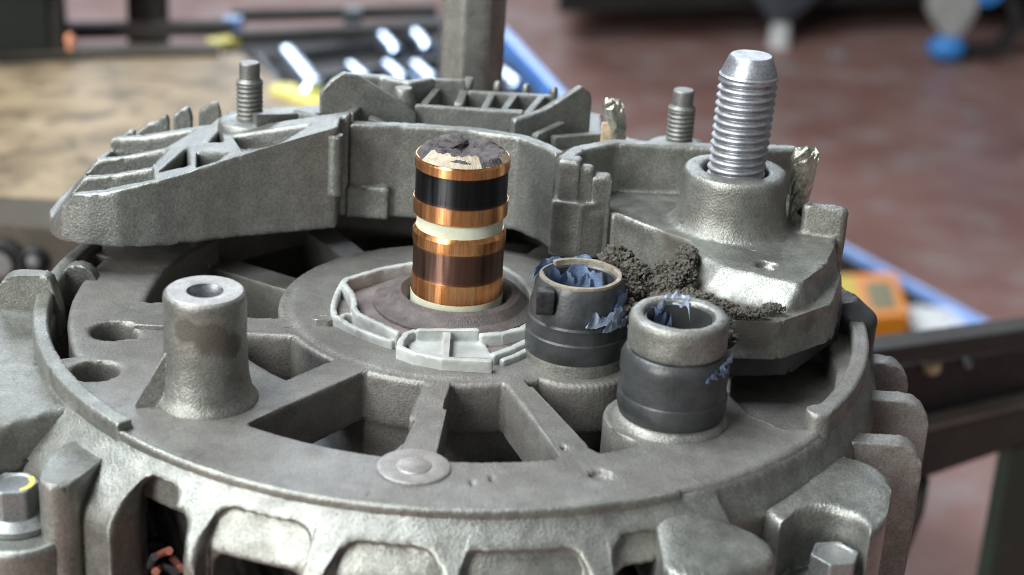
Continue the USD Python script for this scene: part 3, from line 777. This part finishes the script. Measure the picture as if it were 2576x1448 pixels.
# ---- slip ring stack
rings = [
    ('base_collar', 'cream_insulator', [(0, 0), (7.35, 0), (7.35, 3.4), (0, 3.4)]),
    ('copper_ring', 'bright_copper', [(0, 3.4), (7.3, 3.4), (7.34, 3.7), (7.30, 6.6), (0, 6.6)]),
    ('worn_track', 'tarnished_copper', [(0, 6.6), (7.24, 6.6), (7.16, 7.0), (7.2, 11.3), (7.3, 11.8), (0, 11.8)]),
    ('copper_ring', 'bright_copper', [(0, 11.8), (7.30, 11.8), (7.36, 12.2), (7.34, 13.6), (6.9, 14.3), (0, 14.3)]),
    ('spacer', 'cream_insulator', [(0, 14.3), (6.8, 14.3), (6.8, 16.5), (0, 16.5)]),
    ('copper_ring', 'bright_copper', [(0, 16.5), (7.2, 16.5), (7.42, 16.75), (7.40, 19.2), (0, 19.2)]),
    ('worn_track', 'blackened_copper', [(0, 19.2), (7.34, 19.2), (7.22, 19.6), (7.22, 23.9), (7.36, 24.2), (0, 24.2)]),
    ('copper_ring', 'bright_copper', [(0, 24.2), (7.42, 24.2), (7.44, 25.6), (7.2, 26.0), (0, 26.0)]),
]
for (n, lk, pr) in rings:
    part(alt, n, lathe(pr, n=128), lk, smooth=30)
top = tri(lathe([(0, 25.9), (7.2, 25.9), (6.5, 26.7), (5.7, 27.0), (3, 26.6), (0, 26.2)], n=96).refine_to_length(.4))
v = np.array(top.vertices); s = v[:, 2] > 26.2
v[s, 2] += (meshkit.fbm(v[s] * .9 + 9, 4, 3) - .55) * 1.1
top.vertices = v
part(alt, 'shaft_end', top, 'burnt_resin', 'burnt resin at the end of the shaft', smooth=40)
part(alt, 'resin_lump', lump((-1.8, 3.0, 26.7), 1.9, 6, (1.2, .9, .6), .6), 'burnt_resin')


def arc_patch(a0, a1, r0, r1, z0, z1, seed):
    a = np.radians(np.linspace(a0, a1, 30)); t = np.linspace(0, 1, 6)
    V, Fc = [], []
    for i, x in enumerate(a):
        wob = (meshkit.noise(np.array([[i * .55, seed, 0.]]), seed)[0] - .5) * .45
        for u in t:
            r = r0 + (r1 - r0) * u * (1 + wob * .7); z = z0 + (z1 - z0) * u * (1 + wob * .5)
            V.append((r * math.cos(x), r * math.sin(x), z))
    for i in range(29):
        for k in range(5):
            p = i * 6 + k
            Fc += [(p, p + 6, p + 7), (p, p + 7, p + 1)]
    m = trimesh.Trimesh(V, Fc, process=False)
    inner = m.copy(); inner.vertices = inner.vertices * [.985, .985, 1] - [0, 0, .25]; inner.invert()
    return trimesh.util.concatenate([m, inner])


part(alt, 'resin_flake', arc_patch(-145, -64, 7.4, 5.6, 26.0, 27.5, 1), 'pale_resin', 'pale glossy resin flake on the shaft end')
part(alt, 'resin_flake', arc_patch(15, 52, 7.1, 5.6, 26.0, 27.2, 2), 'tan_resin')
part(alt, 'resin_flake', arc_patch(-30, 0, 7.36, 6.6, 25.9, 26.9, 4), 'tan_resin')

# ---- grey plastic ring round the shaft
part(alt, 'bearing_seal', lathe([(7.6, -1), (7.9, 2.0), (8.9, 3.2), (10.1, 3.0), (11.2, 1.7), (13.2, 1.3), (13.4, -1)], n=96), 'seal_rim', 'dirty bearing seal round the shaft')
cup = lathe([(13.0, -1), (13.0, .9), (15.6, .6), (15.6, -1)], n=96) + prism([at2(*p, .6) for p in ((862, 730), (905, 710), (1000, 690), (1290, 700), (1340, 760), (1335, 850), (1240, 900), (1110, 890), (1000, 868), (930, 850), (850, 806), (842, 770))], -1, .6)
part(alt, 'plastic_ring', cast(cup, 1.0, 4, .08, 27), 'dusty_seal', 'flat dusty ring round the bearing')


def pxwall(px, t, z):
    return wall([at2(*p, z) for p in px], t, -1, z)


pw = pxwall(((862, 712), (872, 701), (905, 691), (960, 675), (1022, 664), (1090, 656), (1180, 654), (1268, 672), (1310, 698), (1342, 738), (1344, 790), (1334, 826)), 1.1, 2.8)
pw = pw + pxwall(((862, 712), (874, 722), (886, 738), (892, 756), (890, 772), (902, 788), (930, 802), (965, 818), (1004, 838)), 1.0, 2.8)
pw = pw + pxwall(((862, 712), (852, 728), (842, 752), (838, 776), (844, 794), (856, 798), (866, 790), (884, 788), (902, 792)), .9, 2.0)
pw = pw + pxwall(((850, 800), (872, 812), (900, 826), (940, 842), (990, 858)), 1.0, 1.6)
part(alt, 'plastic_ring', cast(pw, .55, 7, .1, 17), 'grey_plastic', 'pale grey plastic ring with a wavy wall', smooth=60)
pb = pxwall(((1047, 830), (1022, 838), (1010, 856), (1006, 872), (1044, 886), (1115, 900), (1240, 908)), 1.1, 2.2) + pxwall(((1047, 829), (1207, 829)), 1.0, 2.6) + pxwall(((1126, 832), (1121, 898)), 1.0, 2.3)
pb = pb + pxwall(((1207, 842), (1262, 838), (1312, 826), (1340, 808)), 1.2, 2.4) + pxwall(((1236, 893), (1290, 874), (1338, 850)), 1.2, 1.8) + pxwall(((1262, 906), (1300, 892), (1345, 868)), 1.0, 1.2)
pb = pb + prism([at2(*p, .9) for p in ((1012, 862), (1047, 832), (1207, 836), (1240, 900), (1115, 898), (1044, 884))], -1, .9)
part(alt, 'plastic_box', cast(pb, .5, 5, .08, 18), 'grey_plastic', 'small pale box with a divider on the plastic ring', smooth=60)
part(alt, 'pin', cast(hull(cyl(*at2(800, 804, 1), 0, 1.3, .9), cyl(*at2(824, 806, 1), 0, 1.3, .9)), .5, 5, 0), 'machined_aluminium')

# ---- bushings
B1, B2 = (18.9, -16.2), (32.3, -34.6)
part(alt, 'bush_pedestal', cast(lathe([(0, -12), (7.6, -12), (7.6, 2.4), (0, 2.4)], *B1, n=72), .7, 6, .08, 19), 'cast_aluminium')
part(alt, 'bush_pedestal', cast(lathe([(0, -12), (8.8, -12), (8.4, 0.2), (7.4, 1.2), (0, 1.2)], *B2, n=72), .7, 6, .08, 20), 'cast_aluminium')
b1 = part(alt, 'insulating_bush', lathe([(0, 1.4), (7.2, 1.4), (7.7, 2.0), (7.75, 5.0), (7.5, 5.25), (7.5, 5.5), (7.62, 7.4), (7.3, 7.7), (7.3, 9.4), (6.9, 10.4), (6.75, 12.4), (6.2, 13.4), (5.9, 13.4), (5.2, 12.8), (5.1, 6), (0, 6)], *B1, n=96), 'bushing_plastic', 'broken black plastic bush beside the slip rings', smooth=40)
a = np.radians(np.linspace(-175, 130, 60))
ring1 = LineString([(B1[0] + 5.85 * math.cos(t), B1[1] + 5.85 * math.sin(t)) for t in a])
part(b1, 'metal_rim', cast(prism(ring1.buffer(.36), 12.4, 13.9), .3, 4, .14, 21), 'old_rim', 'thin worn metal rim')
nb = cast(box(B1[0] - 6.4, B1[0] - 3.8, B1[1] - 6.8, B1[1] - 4.4, 9.5, 13.2), .5, 6, .2)
part(b1, 'notch', nb, 'black_interior')
b2 = part(alt, 'insulating_bush', lathe([(0, 0.6), (6.6, .6), (7.5, 1.3), (7.8, 2.6), (7.8, 4.2), (7.55, 4.5), (7.6, 7.4), (7.75, 7.6), (7.7, 9.6), (7.2, 10.7), (6.4, 11.2), (0, 11.2)], *B2, n=96), 'bushing_plastic', 'dark plastic bush under the metal eye', smooth=40)
eye = lathe([(4.9, 11.0), (6.7, 11.0), (7.0, 11.6), (7.0, 15.4), (6.6, 16.1), (5.3, 16.1), (4.9, 15.7)], *B2, n=96)
part(alt, 'terminal_eye', cast(eye, .5, 4, .14, 22), 'gritty_aluminium', 'grimy metal eye on top of the front bush', smooth=60)
part(alt, 'eye_bore', lathe([(0, 8), (4.95, 8), (4.95, 15.4), (4.6, 15.4), (4.5, 9), (0, 9)], *B2, n=72), 'bushing_plastic')


def torn(c, r, a0, a1, z0, z1, seed, jag=.6, curl=.5, n=44):
    """A torn piece of thin sleeve: a curved sheet with ragged edges that curls away from the wall."""
    a = np.radians(np.linspace(a0, a1, n)); rows = 7
    V, Fc = [], []
    for i, x in enumerate(a):
        e = meshkit.fbm(np.array([[i * .17, seed * 1.7, 0.]]), 4, seed)[0]
        e2 = meshkit.fbm(np.array([[i * .13, seed * 2.9, 5.]]), 3, seed + 1)[0]
        edge = min(1, i / 4, (n - 1 - i) / 4)
        top = z0 + (z1 - z0) * (1 - jag + jag * 1.6 * max(e - .15, 0)) * edge
        bot = z0 - (z1 - z0) * .35 * (e2 - .3) * edge
        for k in range(rows):
            u = k / (rows - 1)
            rr = r + curl * u * u * (e2 - .35) * 2.2 + .18 * math.sin(i * .5 + k) * .3
            V.append((c[0] + rr * math.cos(x), c[1] + rr * math.sin(x), bot + (top - bot) * u))
    for i in range(n - 1):
        for k in range(rows - 1):
            p = i * rows + k
            Fc += [(p, p + rows, p + rows + 1), (p, p + rows + 1, p + 1)]
    m = trimesh.Trimesh(V, Fc, process=False)
    b = m.copy(); b.vertices = b.vertices - m.vertex_normals * .12; b.invert()
    return trimesh.util.concatenate([m, b])


for i, (pp, c, r, a0, a1, z0, z1, lk, jag, curl) in enumerate((
        (b1, B1, 5.05, 20, 175, 9.6, 13.9, 'blue_film', .5, -.9), (b1, B1, 4.9, 175, 300, 8.5, 12.4, 'blue_film', .6, -.5), (b1, B1, 4.3, 60, 140, 9.5, 13.2, 'blue_film', .7, -1.0),
        (b1, B1, 7.3, 70, 165, 12.0, 14.4, 'blue_film', .7, .6),
        (b1, B1, 7.55, -82, -14, 8.4, 11.6, 'pale_film', .75, .9), (b1, B1, 7.7, -62, -20, 7.4, 9.6, 'pale_film', .8, .9), (b1, B1, 7.25, -45, 10, 10.4, 13.2, 'blue_film', .7, .5),
        (b2, B2, 4.9, 60, 170, 12.0, 16.6, 'pale_film', .55, -.6), (b2, B2, 4.7, 95, 150, 11.6, 16.0, 'blue_film', .7, -.9), (b2, B2, 5.6, 70, 110, 15.6, 17.2, 'pale_film', .7, .4), (b2, B2, 4.6, -10, 15, 11.6, 14.8, 'pale_film', .6, -.3),
        (b2, B2, 7.7, -60, -18, 8.8, 10.8, 'blue_film', .8, .5), (b2, B2, 7.5, -40, -10, 9.6, 11.6, 'pale_film', .8, .5))):
    part(pp, 'torn_film', torn(c, r, a0, a1, z0, z1, 30 + i, jag, curl), lk, smooth=40)

# ================================================================== rectifier heat sink (one part of the alternator, its fins are sub-parts)
HZ = 5.0
wing_pts = [(-67.2, 9.0), (-64.6, 6.4), (-60, 5.2), (-55, 4.9), (-48.9, 6.6), (-42, 9.6), (-36.9, 12.6), (-21.5, 19.5), (-21.6, 25.2), (-11.7, 26.3), (0, 26.2), (8.3, 23.8), (12.5, 19.5), (15.8, 13.8), (19, 12), (22.5, 12.5),
            (24.6, 13.6), (31, 7.2), (36.2, 2.6), (41, -7), (52, -13), (57, -5), (60, 5), (61.5, 12), (60, 18), (54, 32), (42, 46), (28, 55.5), (12, 60.5), (-6, 61.6), (-22, 57.6), (-36, 51), (-47, 45.5), (-56, 41), (-62.5, 36), (-66.5, 28), (-68, 20), (-68.4, 13)]
foot = Polygon(wing_pts)
left_part = foot.intersection(Polygon([(-80, -10), (-20.2, -10), (-20.2, 70), (-80, 70)]))
rear_part = foot.intersection(Polygon([(-20.2, 15), (14, 15), (23.6, 24), (23.6, 70), (-20.2, 70)]))
right_part = foot.difference(Polygon([(-80, -10), (-20.2, -10), (-20.2, 70), (-80, 70)])).difference(Polygon([(-20.2, 15), (14, 15), (23.6, 24), (23.6, 70), (-20.2, 70)]))


def slope_cut(m, pts, z_of):
    """Keeps what lies under a sloping plane z = a + b x + c y."""
    a, b, c = z_of
    n = np.array([-b, -c, 1.0]); L = np.linalg.norm(n)
    return m.trim_by_plane(tuple(-n / L), -a / L)


# left wing: sloping web, ribs, pockets
SLA = (16.5 + .245 * 47.8, .245, 0)          # the web climbs to the corner post
SLB = (13.3 + .13 * 63.7, .13, 0)            # the ribs at the left end are flatter
wing = slope_cut(prism(left_part, HZ, 40), None, SLA) + slope_cut(prism(left_part.intersection(Polygon([(-90, -9), (-46, -9), (-46, 90), (-90, 90)])), HZ, 40), None, SLB)


def ribz(x):
    return 13.3 + .13 * (x + 63.7)


lines = []
for (pa, pb) in (((168, 488), (372, 466)), ((184, 445), (387, 429)), ((228, 401), (421, 382)), ((290, 348), (490, 342))):
    lines.append((np.array(at2(*pa, 13.4)), np.array(at2(*pb, 15.2))))
for k in range(3):
    (a, b), (c, d) = lines[k], lines[k + 1]
    u0, u1 = 1.0, 1.0
    vp = Polygon([a + [-0.2, .8], b + [-0.6 if k else 0.8, .8], d + [0, -.7], c + [-.2, -.7]])
    wing = wing - prism(vp, 8.2, 40)
    # the rim at the left end lies lower than the ribs and slopes away
    rim = Polygon([a + [-9, .8], a + [1.2, .8], c + [1.2, -.7], c + [-9, -.7]])
    wing = wing - prism(rim, 11.2, 40)
wing = wing - prism([lines[3][0] + [-9, 1.4], lines[3][1] + [2.5, 1.4], (-43.5, 42), (-46, 52), (-75, 52)], 11.0, 40)
wing = wing - prism([(-35, 29.5), (-19, 28), (-19, 64), (-40, 64), (-47, 47), (-42, 38)], 16.0, 40)
cut = pts_hull([(-75, -5, 7.5), (-75, 50, 7.5), (-66.8, -5, 7.5), (-66.5, 50, 9), (-61.0, -5, 15.5), (-60.5, 50, 16.5), (-75, -5, 30), (-75, 50, 30), (-61.0, -5, 30), (-60.5, 50, 30)])
wing = wing - cut
for tri_ in ([(398, 428), (470, 374), (476, 428)], [(524, 342), (556, 310), (562, 350)]):
    wing = wing - prism([at2(*p, 16.4 if tri_[0][0] < 400 else 18.6) for p in tri_], 9, 40)
pk1 = Polygon([at2(*p, 17.4) for p in ((486, 374), (580, 402), (548, 424), (486, 428))]).buffer(-.5)
pk2 = Polygon([at2(*p, 19.6) for p in ((572, 322), (800, 340), (700, 382), (604, 378))]).buffer(-.6)
wing = wing - prism(pk2, 16.0, 40) - prism(pk1, 14.4, 40)
# rounded left end
edge_cut = pts_hull([(-72, 0, 16), (-72, 40, 22), (-72, 0, 9), (-72, 40, 9), (-63.6, 0, 16), (-52, 40, 24), (-66, 0, 10.5), (-57, 42, 14), (-58, 0, 22), (-48, 40, 30)]) if False else None
rb = part(alt, 'rectifier_heat_sink', cast(wing, .7, 7, .06, 23), 'heat_sink_aluminium', 'grey ribbed aluminium rectifier heat sink around the shaft', smooth=60)
cn_ = at2(822, 345, 21)
part(rb, 'corner_post', cast(cyl(-21.9, 19.6, HZ + 6.0, 21.6, 1.35), .5, 4, .04), 'heat_sink_aluminium')
# small fins standing on the outer rim of the wing
for (xa, xb, yt, yb, zb) in ((437, 494, 271, 336, 13.2), (500, 566, 259, 323, 14.0), (400, 435, 291, 336, 13.2), (340, 419, 308, 339, 12.6), (303, 356, 329, 343, 12.2)):
    p0, p1 = np.array(at2(xa, yb, zb)), np.array(at2(xb - 10, yb, zb))
    wd = p1[0] - p0[0]
    zt = zat(p0, yt)
    f = hull(box(p0[0], p1[0], p0[1], p0[1] + 1.4, 9, zt - wd * .45), box(p0[0] + wd * .55, p1[0] - .5, p0[1], p0[1] + 1.4, zt - 1, zt))
    part(rb, 'fin', cast(f, .5, 5, .04), 'heat_sink_aluminium')
# ribs' bright rounded ends continue as the outer rim
# rear part
RZ = 19.0
rear = prism(rear_part, HZ, RZ - 2.4)
rear = rear + prism(rear_part.intersection(LineString([(-21.6, 25.2), (-11.7, 26.3), (0, 26.2), (8.3, 23.8), (12.5, 19.5), (15.8, 13.8)]).buffer(2.2)), HZ, 21.6)
rear = rear + box(-20.6, -13.2, 24.9, 28, HZ, 10.8)
part(rb, 'deck', cast(rear, .7, 6, .06, 24), 'heat_sink_aluminium', smooth=60)
tb = at2(1150, 203, 24)


def plate(p0, p1, zb, t, y_top0, y_top1, name='fin', lk='heat_sink_aluminium', z0=None):
    """An upright plate from p0 to p1 (photo places of its foot on the deck at height zb) with its top edge at the given rows."""
    a, b = np.array(at2(*p0, zb)), np.array(at2(*p1, zb))
    za, zc = zat(a, y_top0), zat(b, y_top1)
    d = (b - a) / np.linalg.norm(b - a); n = np.array([-d[1], d[0]]) * t / 2
    lo = zb - 6 if z0 is None else z0
    m = pts_hull([(*(a + n), lo), (*(a - n), lo), (*(b + n), lo), (*(b - n), lo), (*(a + n), za), (*(a - n), za), (*(b + n), zc), (*(b - n), zc)])
    return part(rb, name, cast(m, .5, 4, .04), lk)


plate((1043, 296), (1316, 312), RZ, 1.3, 264, 280)                 # front transverse wall
plate((1085, 258), (1168, 262), RZ, 1.4, 199, 201)                 # rear wall, left piece
plate((1176, 268), (1384, 278), RZ, 1.3, 229, 241)                 # rear wall, right piece
plate((1152, 292), (1180, 236), RZ, 1.5, 262, 192)                 # leaning thin fin
def plate_shape(p0, p1, zb, t, tops):
    a, b = np.array(at2(*p0, zb)), np.array(at2(*p1, zb))
    d = (b - a) / np.linalg.norm(b - a); n = np.array([-d[1], d[0]]) * t / 2
    L = np.linalg.norm(b - a)
    pl = [(0, zb - 8), (L, zb - 8)] + [(u * L, zat(a + (b - a) * u, y)) for u, y in tops[::-1]]
    m = CrossSection([[list(map(float, q)) for q in pl]]).extrude(t).rotate((90, 0, 0)).translate((0, t / 2, 0)).rotate((0, 0, math.degrees(math.atan2(d[1], d[0])))).translate((*a, 0))
    return part(rb, 'fin', cast(m, .5, 5, .04), 'heat_sink_aluminium')


plate_shape((1288, 324), (1480, 300), RZ, 1.5, [(0, 302), (.38, 276), (.86, 216), (.98, 232), (1.0, 250)])      # big dark fin at the right
plate_shape((804, 300), (1046, 302), RZ, 1.5, [(0, 234), (.10, 202), (.24, 182), (.38, 188), (.8, 250), (1.0, 286)])      # big pale fin at the left
plate((640, 322), (800, 300), RZ, 1.6, 286, 282)                   # low wall left of it
plate((742, 306), (832, 318), RZ, 1.6, 274, 302)
plate((930, 320), (985, 330), RZ, 1.5, 292, 318)
for (q0, q1, t0, t1) in (((1060, 292), (1098, 262), 268, 222), ((1215, 300), (1236, 272), 278, 236), ((1262, 306), (1292, 276), 282, 238), ((1322, 312), (1362, 280), 288, 240), ((880, 316), (948, 268), 284, 226)):
    plate(q0, q1, RZ, 1.3, t0, t1)
plate((1345, 345), (1415, 318), RZ, 1.4, 338, 306)
plate((1390, 356), (1556, 338), RZ - 1, 1.6, 344, 330)
for (px, yt) in ((1250, 205), (1322, 212), (1392, 219)):
    a = at2(px, 252, RZ)
    part(rb, 'fin', cast(hull(cyl(*a, RZ - 2, zat(a, yt + 8), .8, n=20), cyl(*a, RZ - 2, zat(a, yt), .45, n=20)), .4, 4, 0), 'heat_sink_aluminium')
# wavy back wall left of the rear pieces
bw = [at2(*p, RZ) for p in ((890, 250), (960, 252), (1000, 262), (1030, 268), (1085, 258))]
part(rb, 'back_wall', cast(wall(bw, 1.8, RZ - 2, RZ + 4.6), .6, 5, .05), 'heat_sink_aluminium')
lw = at(1014, 262, RZ + 2)
part(rb, 'back_wall', cast(cyl(lw[0], lw[1], RZ - 1, RZ + 5.0, 3.0, 1.6), .5, 5, .1), 'heat_sink_aluminium')

# right part: lower floor with the terminal boss
FZ_ = 13.0
right = prism(right_part, HZ, FZ_)
wl = [at2(1440, 372, 21), (22, 27.5), (27, 30), (45, 33)]
right = right + prism(LineString([(15.8, 14.2), (18.2, 20), (24.5, 25.6), (42, 26.2), (56, 28)]).buffer(1.4).intersection(foot), HZ, 21.4)
right = right + prism(Polygon([(14.4, 13), (19.5, 12), (23.4, 13.2), (22, 22), (16, 22)]), HZ, 14.6)
right = right + prism(Polygon([(15.2, 13.2), (18.6, 12.6), (19.2, 15.5), (16, 16)]), HZ, 21.6)
right = right + prism(Polygon([(18.2, 13.0), (20.9, 13.0), (21.2, 15.2), (18.4, 15.4)]), HZ, 20.6)
right = right + prism(Polygon([(20.9, 12.8), (24.0, 12.9), (24.0, 15.3), (21.0, 15.2)]), HZ, 19.2)
# back right corner wall
right = right + prism(LineString([(56, 9.5), (61.0, 8.4)]).buffer(1.1), HZ, 17.8)
bossr = lathe([(0, HZ), (10.6, HZ), (10.3, FZ_ - .2), (9.2, FZ_ + 1.0), (8.7, FZ_ + 3), (8.45, 21.6), (7.9, 22.3), (0, 22.3)], 43.8, 12.0, 80) - cyl(43.8, 12.0, 20.4, 30, 5.3)
right = right + bossr
# front nose: sloping broken face and rounded lower lip
nose = pts_hull([(38, -3, 12.9), (41, -7.6, 12.9), (52.2, -13.4, 12.9), (60, 4, 12.9), (56, 6, 12.9), (36, 2, 12.9),
                 (37.5, -10.8, 9.2), (49.6, -17, 9.2), (54, -14, 9.0), (60.6, 2, 9.0)])
lip = hull(*[cyl(x, y, 3.6, 9.4, r, r * .8) for (x, y, r) in ((41, -17.6, 3.4), (47.6, -17.4, 3.2), (54.8, -10, 3.8), (57.8, 1, 3.8), (40, -6, 4))])
right = right + nose + lip
right = right - cyl(*at2(1928, 668, FZ_), FZ_ - 1, 30, 1.6)
part(rb, 'terminal_plate', cast(right, .75, 8, .09, 25), 'gritty_aluminium', 'thick plate of the heat sink carrying the terminal boss', smooth=60)
face = pts_hull([(42.5, -8.6, 12.4), (51.8, -13.6, 12.4), (39.6, -11.4, 9.3), (49.8, -16.6, 9.3), (42.7, -8.0, 11.8), (51.5, -12.8, 11.8), (40, -10.2, 9), (49.4, -15.4, 9)])
# insulation below the plate
ins = hull(*[cyl(x, y, 0.2, 4.6, r) for (x, y, r) in ((42, -15.5, 4.4), (48.4, -14.4, 4.4), (57, -2, 4), (44, 4, 4))])
part(alt, 'insulation_plate', cast(ins, 1.0, 6, .05), 'black_plastic', 'black insulation under the terminal plate')
for (x, y) in ((-52, 26), (-30, 44), (0, 50), (36, 40)):
    part(alt, 'standoff', cyl(x, y, -1, HZ + 2, 4.5), 'dull_steel')

# studs
def stud(px, py, zb, r, py_tip, look, label, lean=(0, 0)):
    b = at2(px, py, zb)
    zt = zat(b, py_tip)
    L = zt - zb
    m = thread(b[0], b[1], zb - 2, zb + L * .66, r, .8, .28, 40, tip=[(r * .93, zb + L * .67), (r * .76, zb + L * .72), (r * .76, zt - .25), (r * .68, zt)], lean=lean)
    part(alt, 'threaded_stud', m, look, label, smooth=28)
    part(rb, 'stud_base', cast(lathe([(0, zb - 6), (r * 2.6, zb - 6), (r * 2.3, zb - .6), (r * 1.4, zb + .1), (0, zb + .1)], *b, n=40), .6, 4, .05), 'heat_sink_aluminium')


stud(628, 296, 19.6, 2.32, 157, 'dull_steel', 'thin dull stud at the rear left')
stud(1708, 358, 17.6, 2.42, 226, 'dull_steel', 'thin dull stud at the rear right')
big = thread(43.8, 12.0, 20.5, 38.0, 4.75, 1.32, .74, 64, tip=[(4.45, 38.3), (4.4, 38.6), (3.7, 40.3), (3.5, 40.9), (3.2, 41.2)], lean=(0.025, 0))
part(alt, 'terminal_stud', big, 'zinc_steel', 'big bright threaded terminal stud', smooth=28)


# solder tails
def tail(path, radii, label):
    V, Fc = [], []
    n = 14
    for i, (p, r) in enumerate(zip(path, radii)):
        for k in range(n):
            t = 2 * math.pi * k / n + i * .5
            rr = r * (1 + .16 * math.cos(3 * t)) * (1 + .12 * math.sin(i * 2.1 + k))
            V.append((p[0] + rr * math.cos(t), p[1] + rr * .75 * math.sin(t), p[2] + .35 * r * math.sin(k * 1.7 + i)))
    for i in range(len(path) - 1):
        for k in range(n):
            a, b = i * n + k, i * n + (k + 1) % n
            Fc += [(a, b, b + n), (a, b + n, a + n)]
    V.append(np.mean(V[-n:], 0) + [0, 0, .5]); k0 = (len(path) - 1) * n
    for k in range(n):
        Fc.append((k0 + k, k0 + (k + 1) % n, len(V) - 1))
    part(alt, 'wire_tail', trimesh.Trimesh(np.array(V), np.array(Fc), process=False), 'solder', label, smooth=25)


w1 = at(1548, 362, 17.5); s1 = zat(w1[:2], 256)
tail([(w1[0], w1[1], 16), (w1[0] + .2, w1[1], 19), (w1[0] + .1, w1[1], 21), (w1[0] - 1.0, w1[1], s1 - 1.5), (w1[0] - 1.2, w1[1], s1)], [.8, 1.3, 1.5, 2.0, 1.5], 'twisted soldered wire end behind the slip rings')
part(alt, 'copper_tab', cast(box(w1[0] - 2.6, w1[0] + .6, w1[1] + .5, w1[1] + 1.1, 17, 21), .5, 4, .05), 'tan_resin')
w2 = at(2006, 516, 15.5); s2 = zat(w2[:2], 380)
tail([(w2[0] + .2, w2[1], 12), (w2[0], w2[1], 16), (w2[0] + .1, w2[1], 19), (w2[0] + .2, w2[1], s2 - 2), (w2[0] + .2, w2[1], s2 - .4), (w2[0] + .4, w2[1], s2 + .3)], [1.7, 1.5, 1.9, 2.3, 2.2, 1.2], 'bright soldered wire end right of the big stud')
part(alt, 'copper_tab', lump((w2[0] + 1.8, w2[1], 14.6), 1.8, 9, (1.3, 1, .5), .6), 'black_interior')

# ================================================================== grit on the bushes and the broken corner
def clump(specs, label, n_crumbs, seed):
    g = np.random.default_rng(seed)
    ms = []
    for i, (c, r, sq) in enumerate(specs):
        t = lump(c, r * .80, seed + i, sq, .6, 5, 2.0)
        v = np.array(t.vertices)
        t.vertices = v + t.vertex_normals * ((meshkit.fbm(v * 2.6, 4, seed) - .5) * 1.5)[:, None]
        ms.append(t)
    for _ in range(n_crumbs):
        c, r, sq = specs[g.integers(len(specs))]
        d = g.normal(size=3); d /= np.linalg.norm(d); d[2] = abs(d[2]) * .9 - .1
        ms.append(lump(np.array(c) + d * r * np.array(sq) * g.uniform(.62, 1.05), g.uniform(.06, .30), int(g.integers(999)), tuple(g.uniform(.6, 1.3, 3)), .9, 1, 2.5))
    return solo('grit', join(ms), 'grit', label, 'dirt', kind='stuff', smooth=50)


clump([((24.6, -9.4, 13.2), 2.6, (1.2, 1, 1.15)), ((27.0, -11.5, 12.2), 2.6, (1.2, 1, 1)), ((26.4, -14.4, 10.4), 2.4, (1.1, .9, 1.1)), ((26.0, -18, 8.8), 2.2, (1.1, .9, 1.1))], 'mound of crumbly dark grit behind the broken black bush', 700, 70)
clump([((33.8, -9.0, 12.0), 2.8, (1.2, 1.2, .8)), ((35.8, -4.0, 13.0), 2.2, (.8, 1.4, .7)), ((32.8, -15.5, 9.5), 3.0, (1.3, 1.2, .9)), ((31, -22, 10.0), 2.6, (1.3, 1, .8))], 'dark grit spilled between the two bushes and the terminal plate', 800, 90)
clump([(tuple(at(px, py, z)), r, sq) for (px, py, z, r, sq) in ((1672, 715, 11.6, 2.3, (1.3, 1, .6)), (1742, 748, 11.0, 2.0, (1.5, .9, .6)), (1806, 772, 10.6, 1.9, (1.7, .8, .55)), (1880, 788, 10.4, 1.7, (1.9, .7, .5)), (1944, 776, 10.4, 1.3, (1.5, .7, .5)),
        (1800, 812, 11.0, 2.0, (1.3, .8, .8)), (1822, 852, 9.6, 1.9, (1.0, .8, 1.0)))], 'grit caked along the broken front edge beside the metal eye', 900, 120)
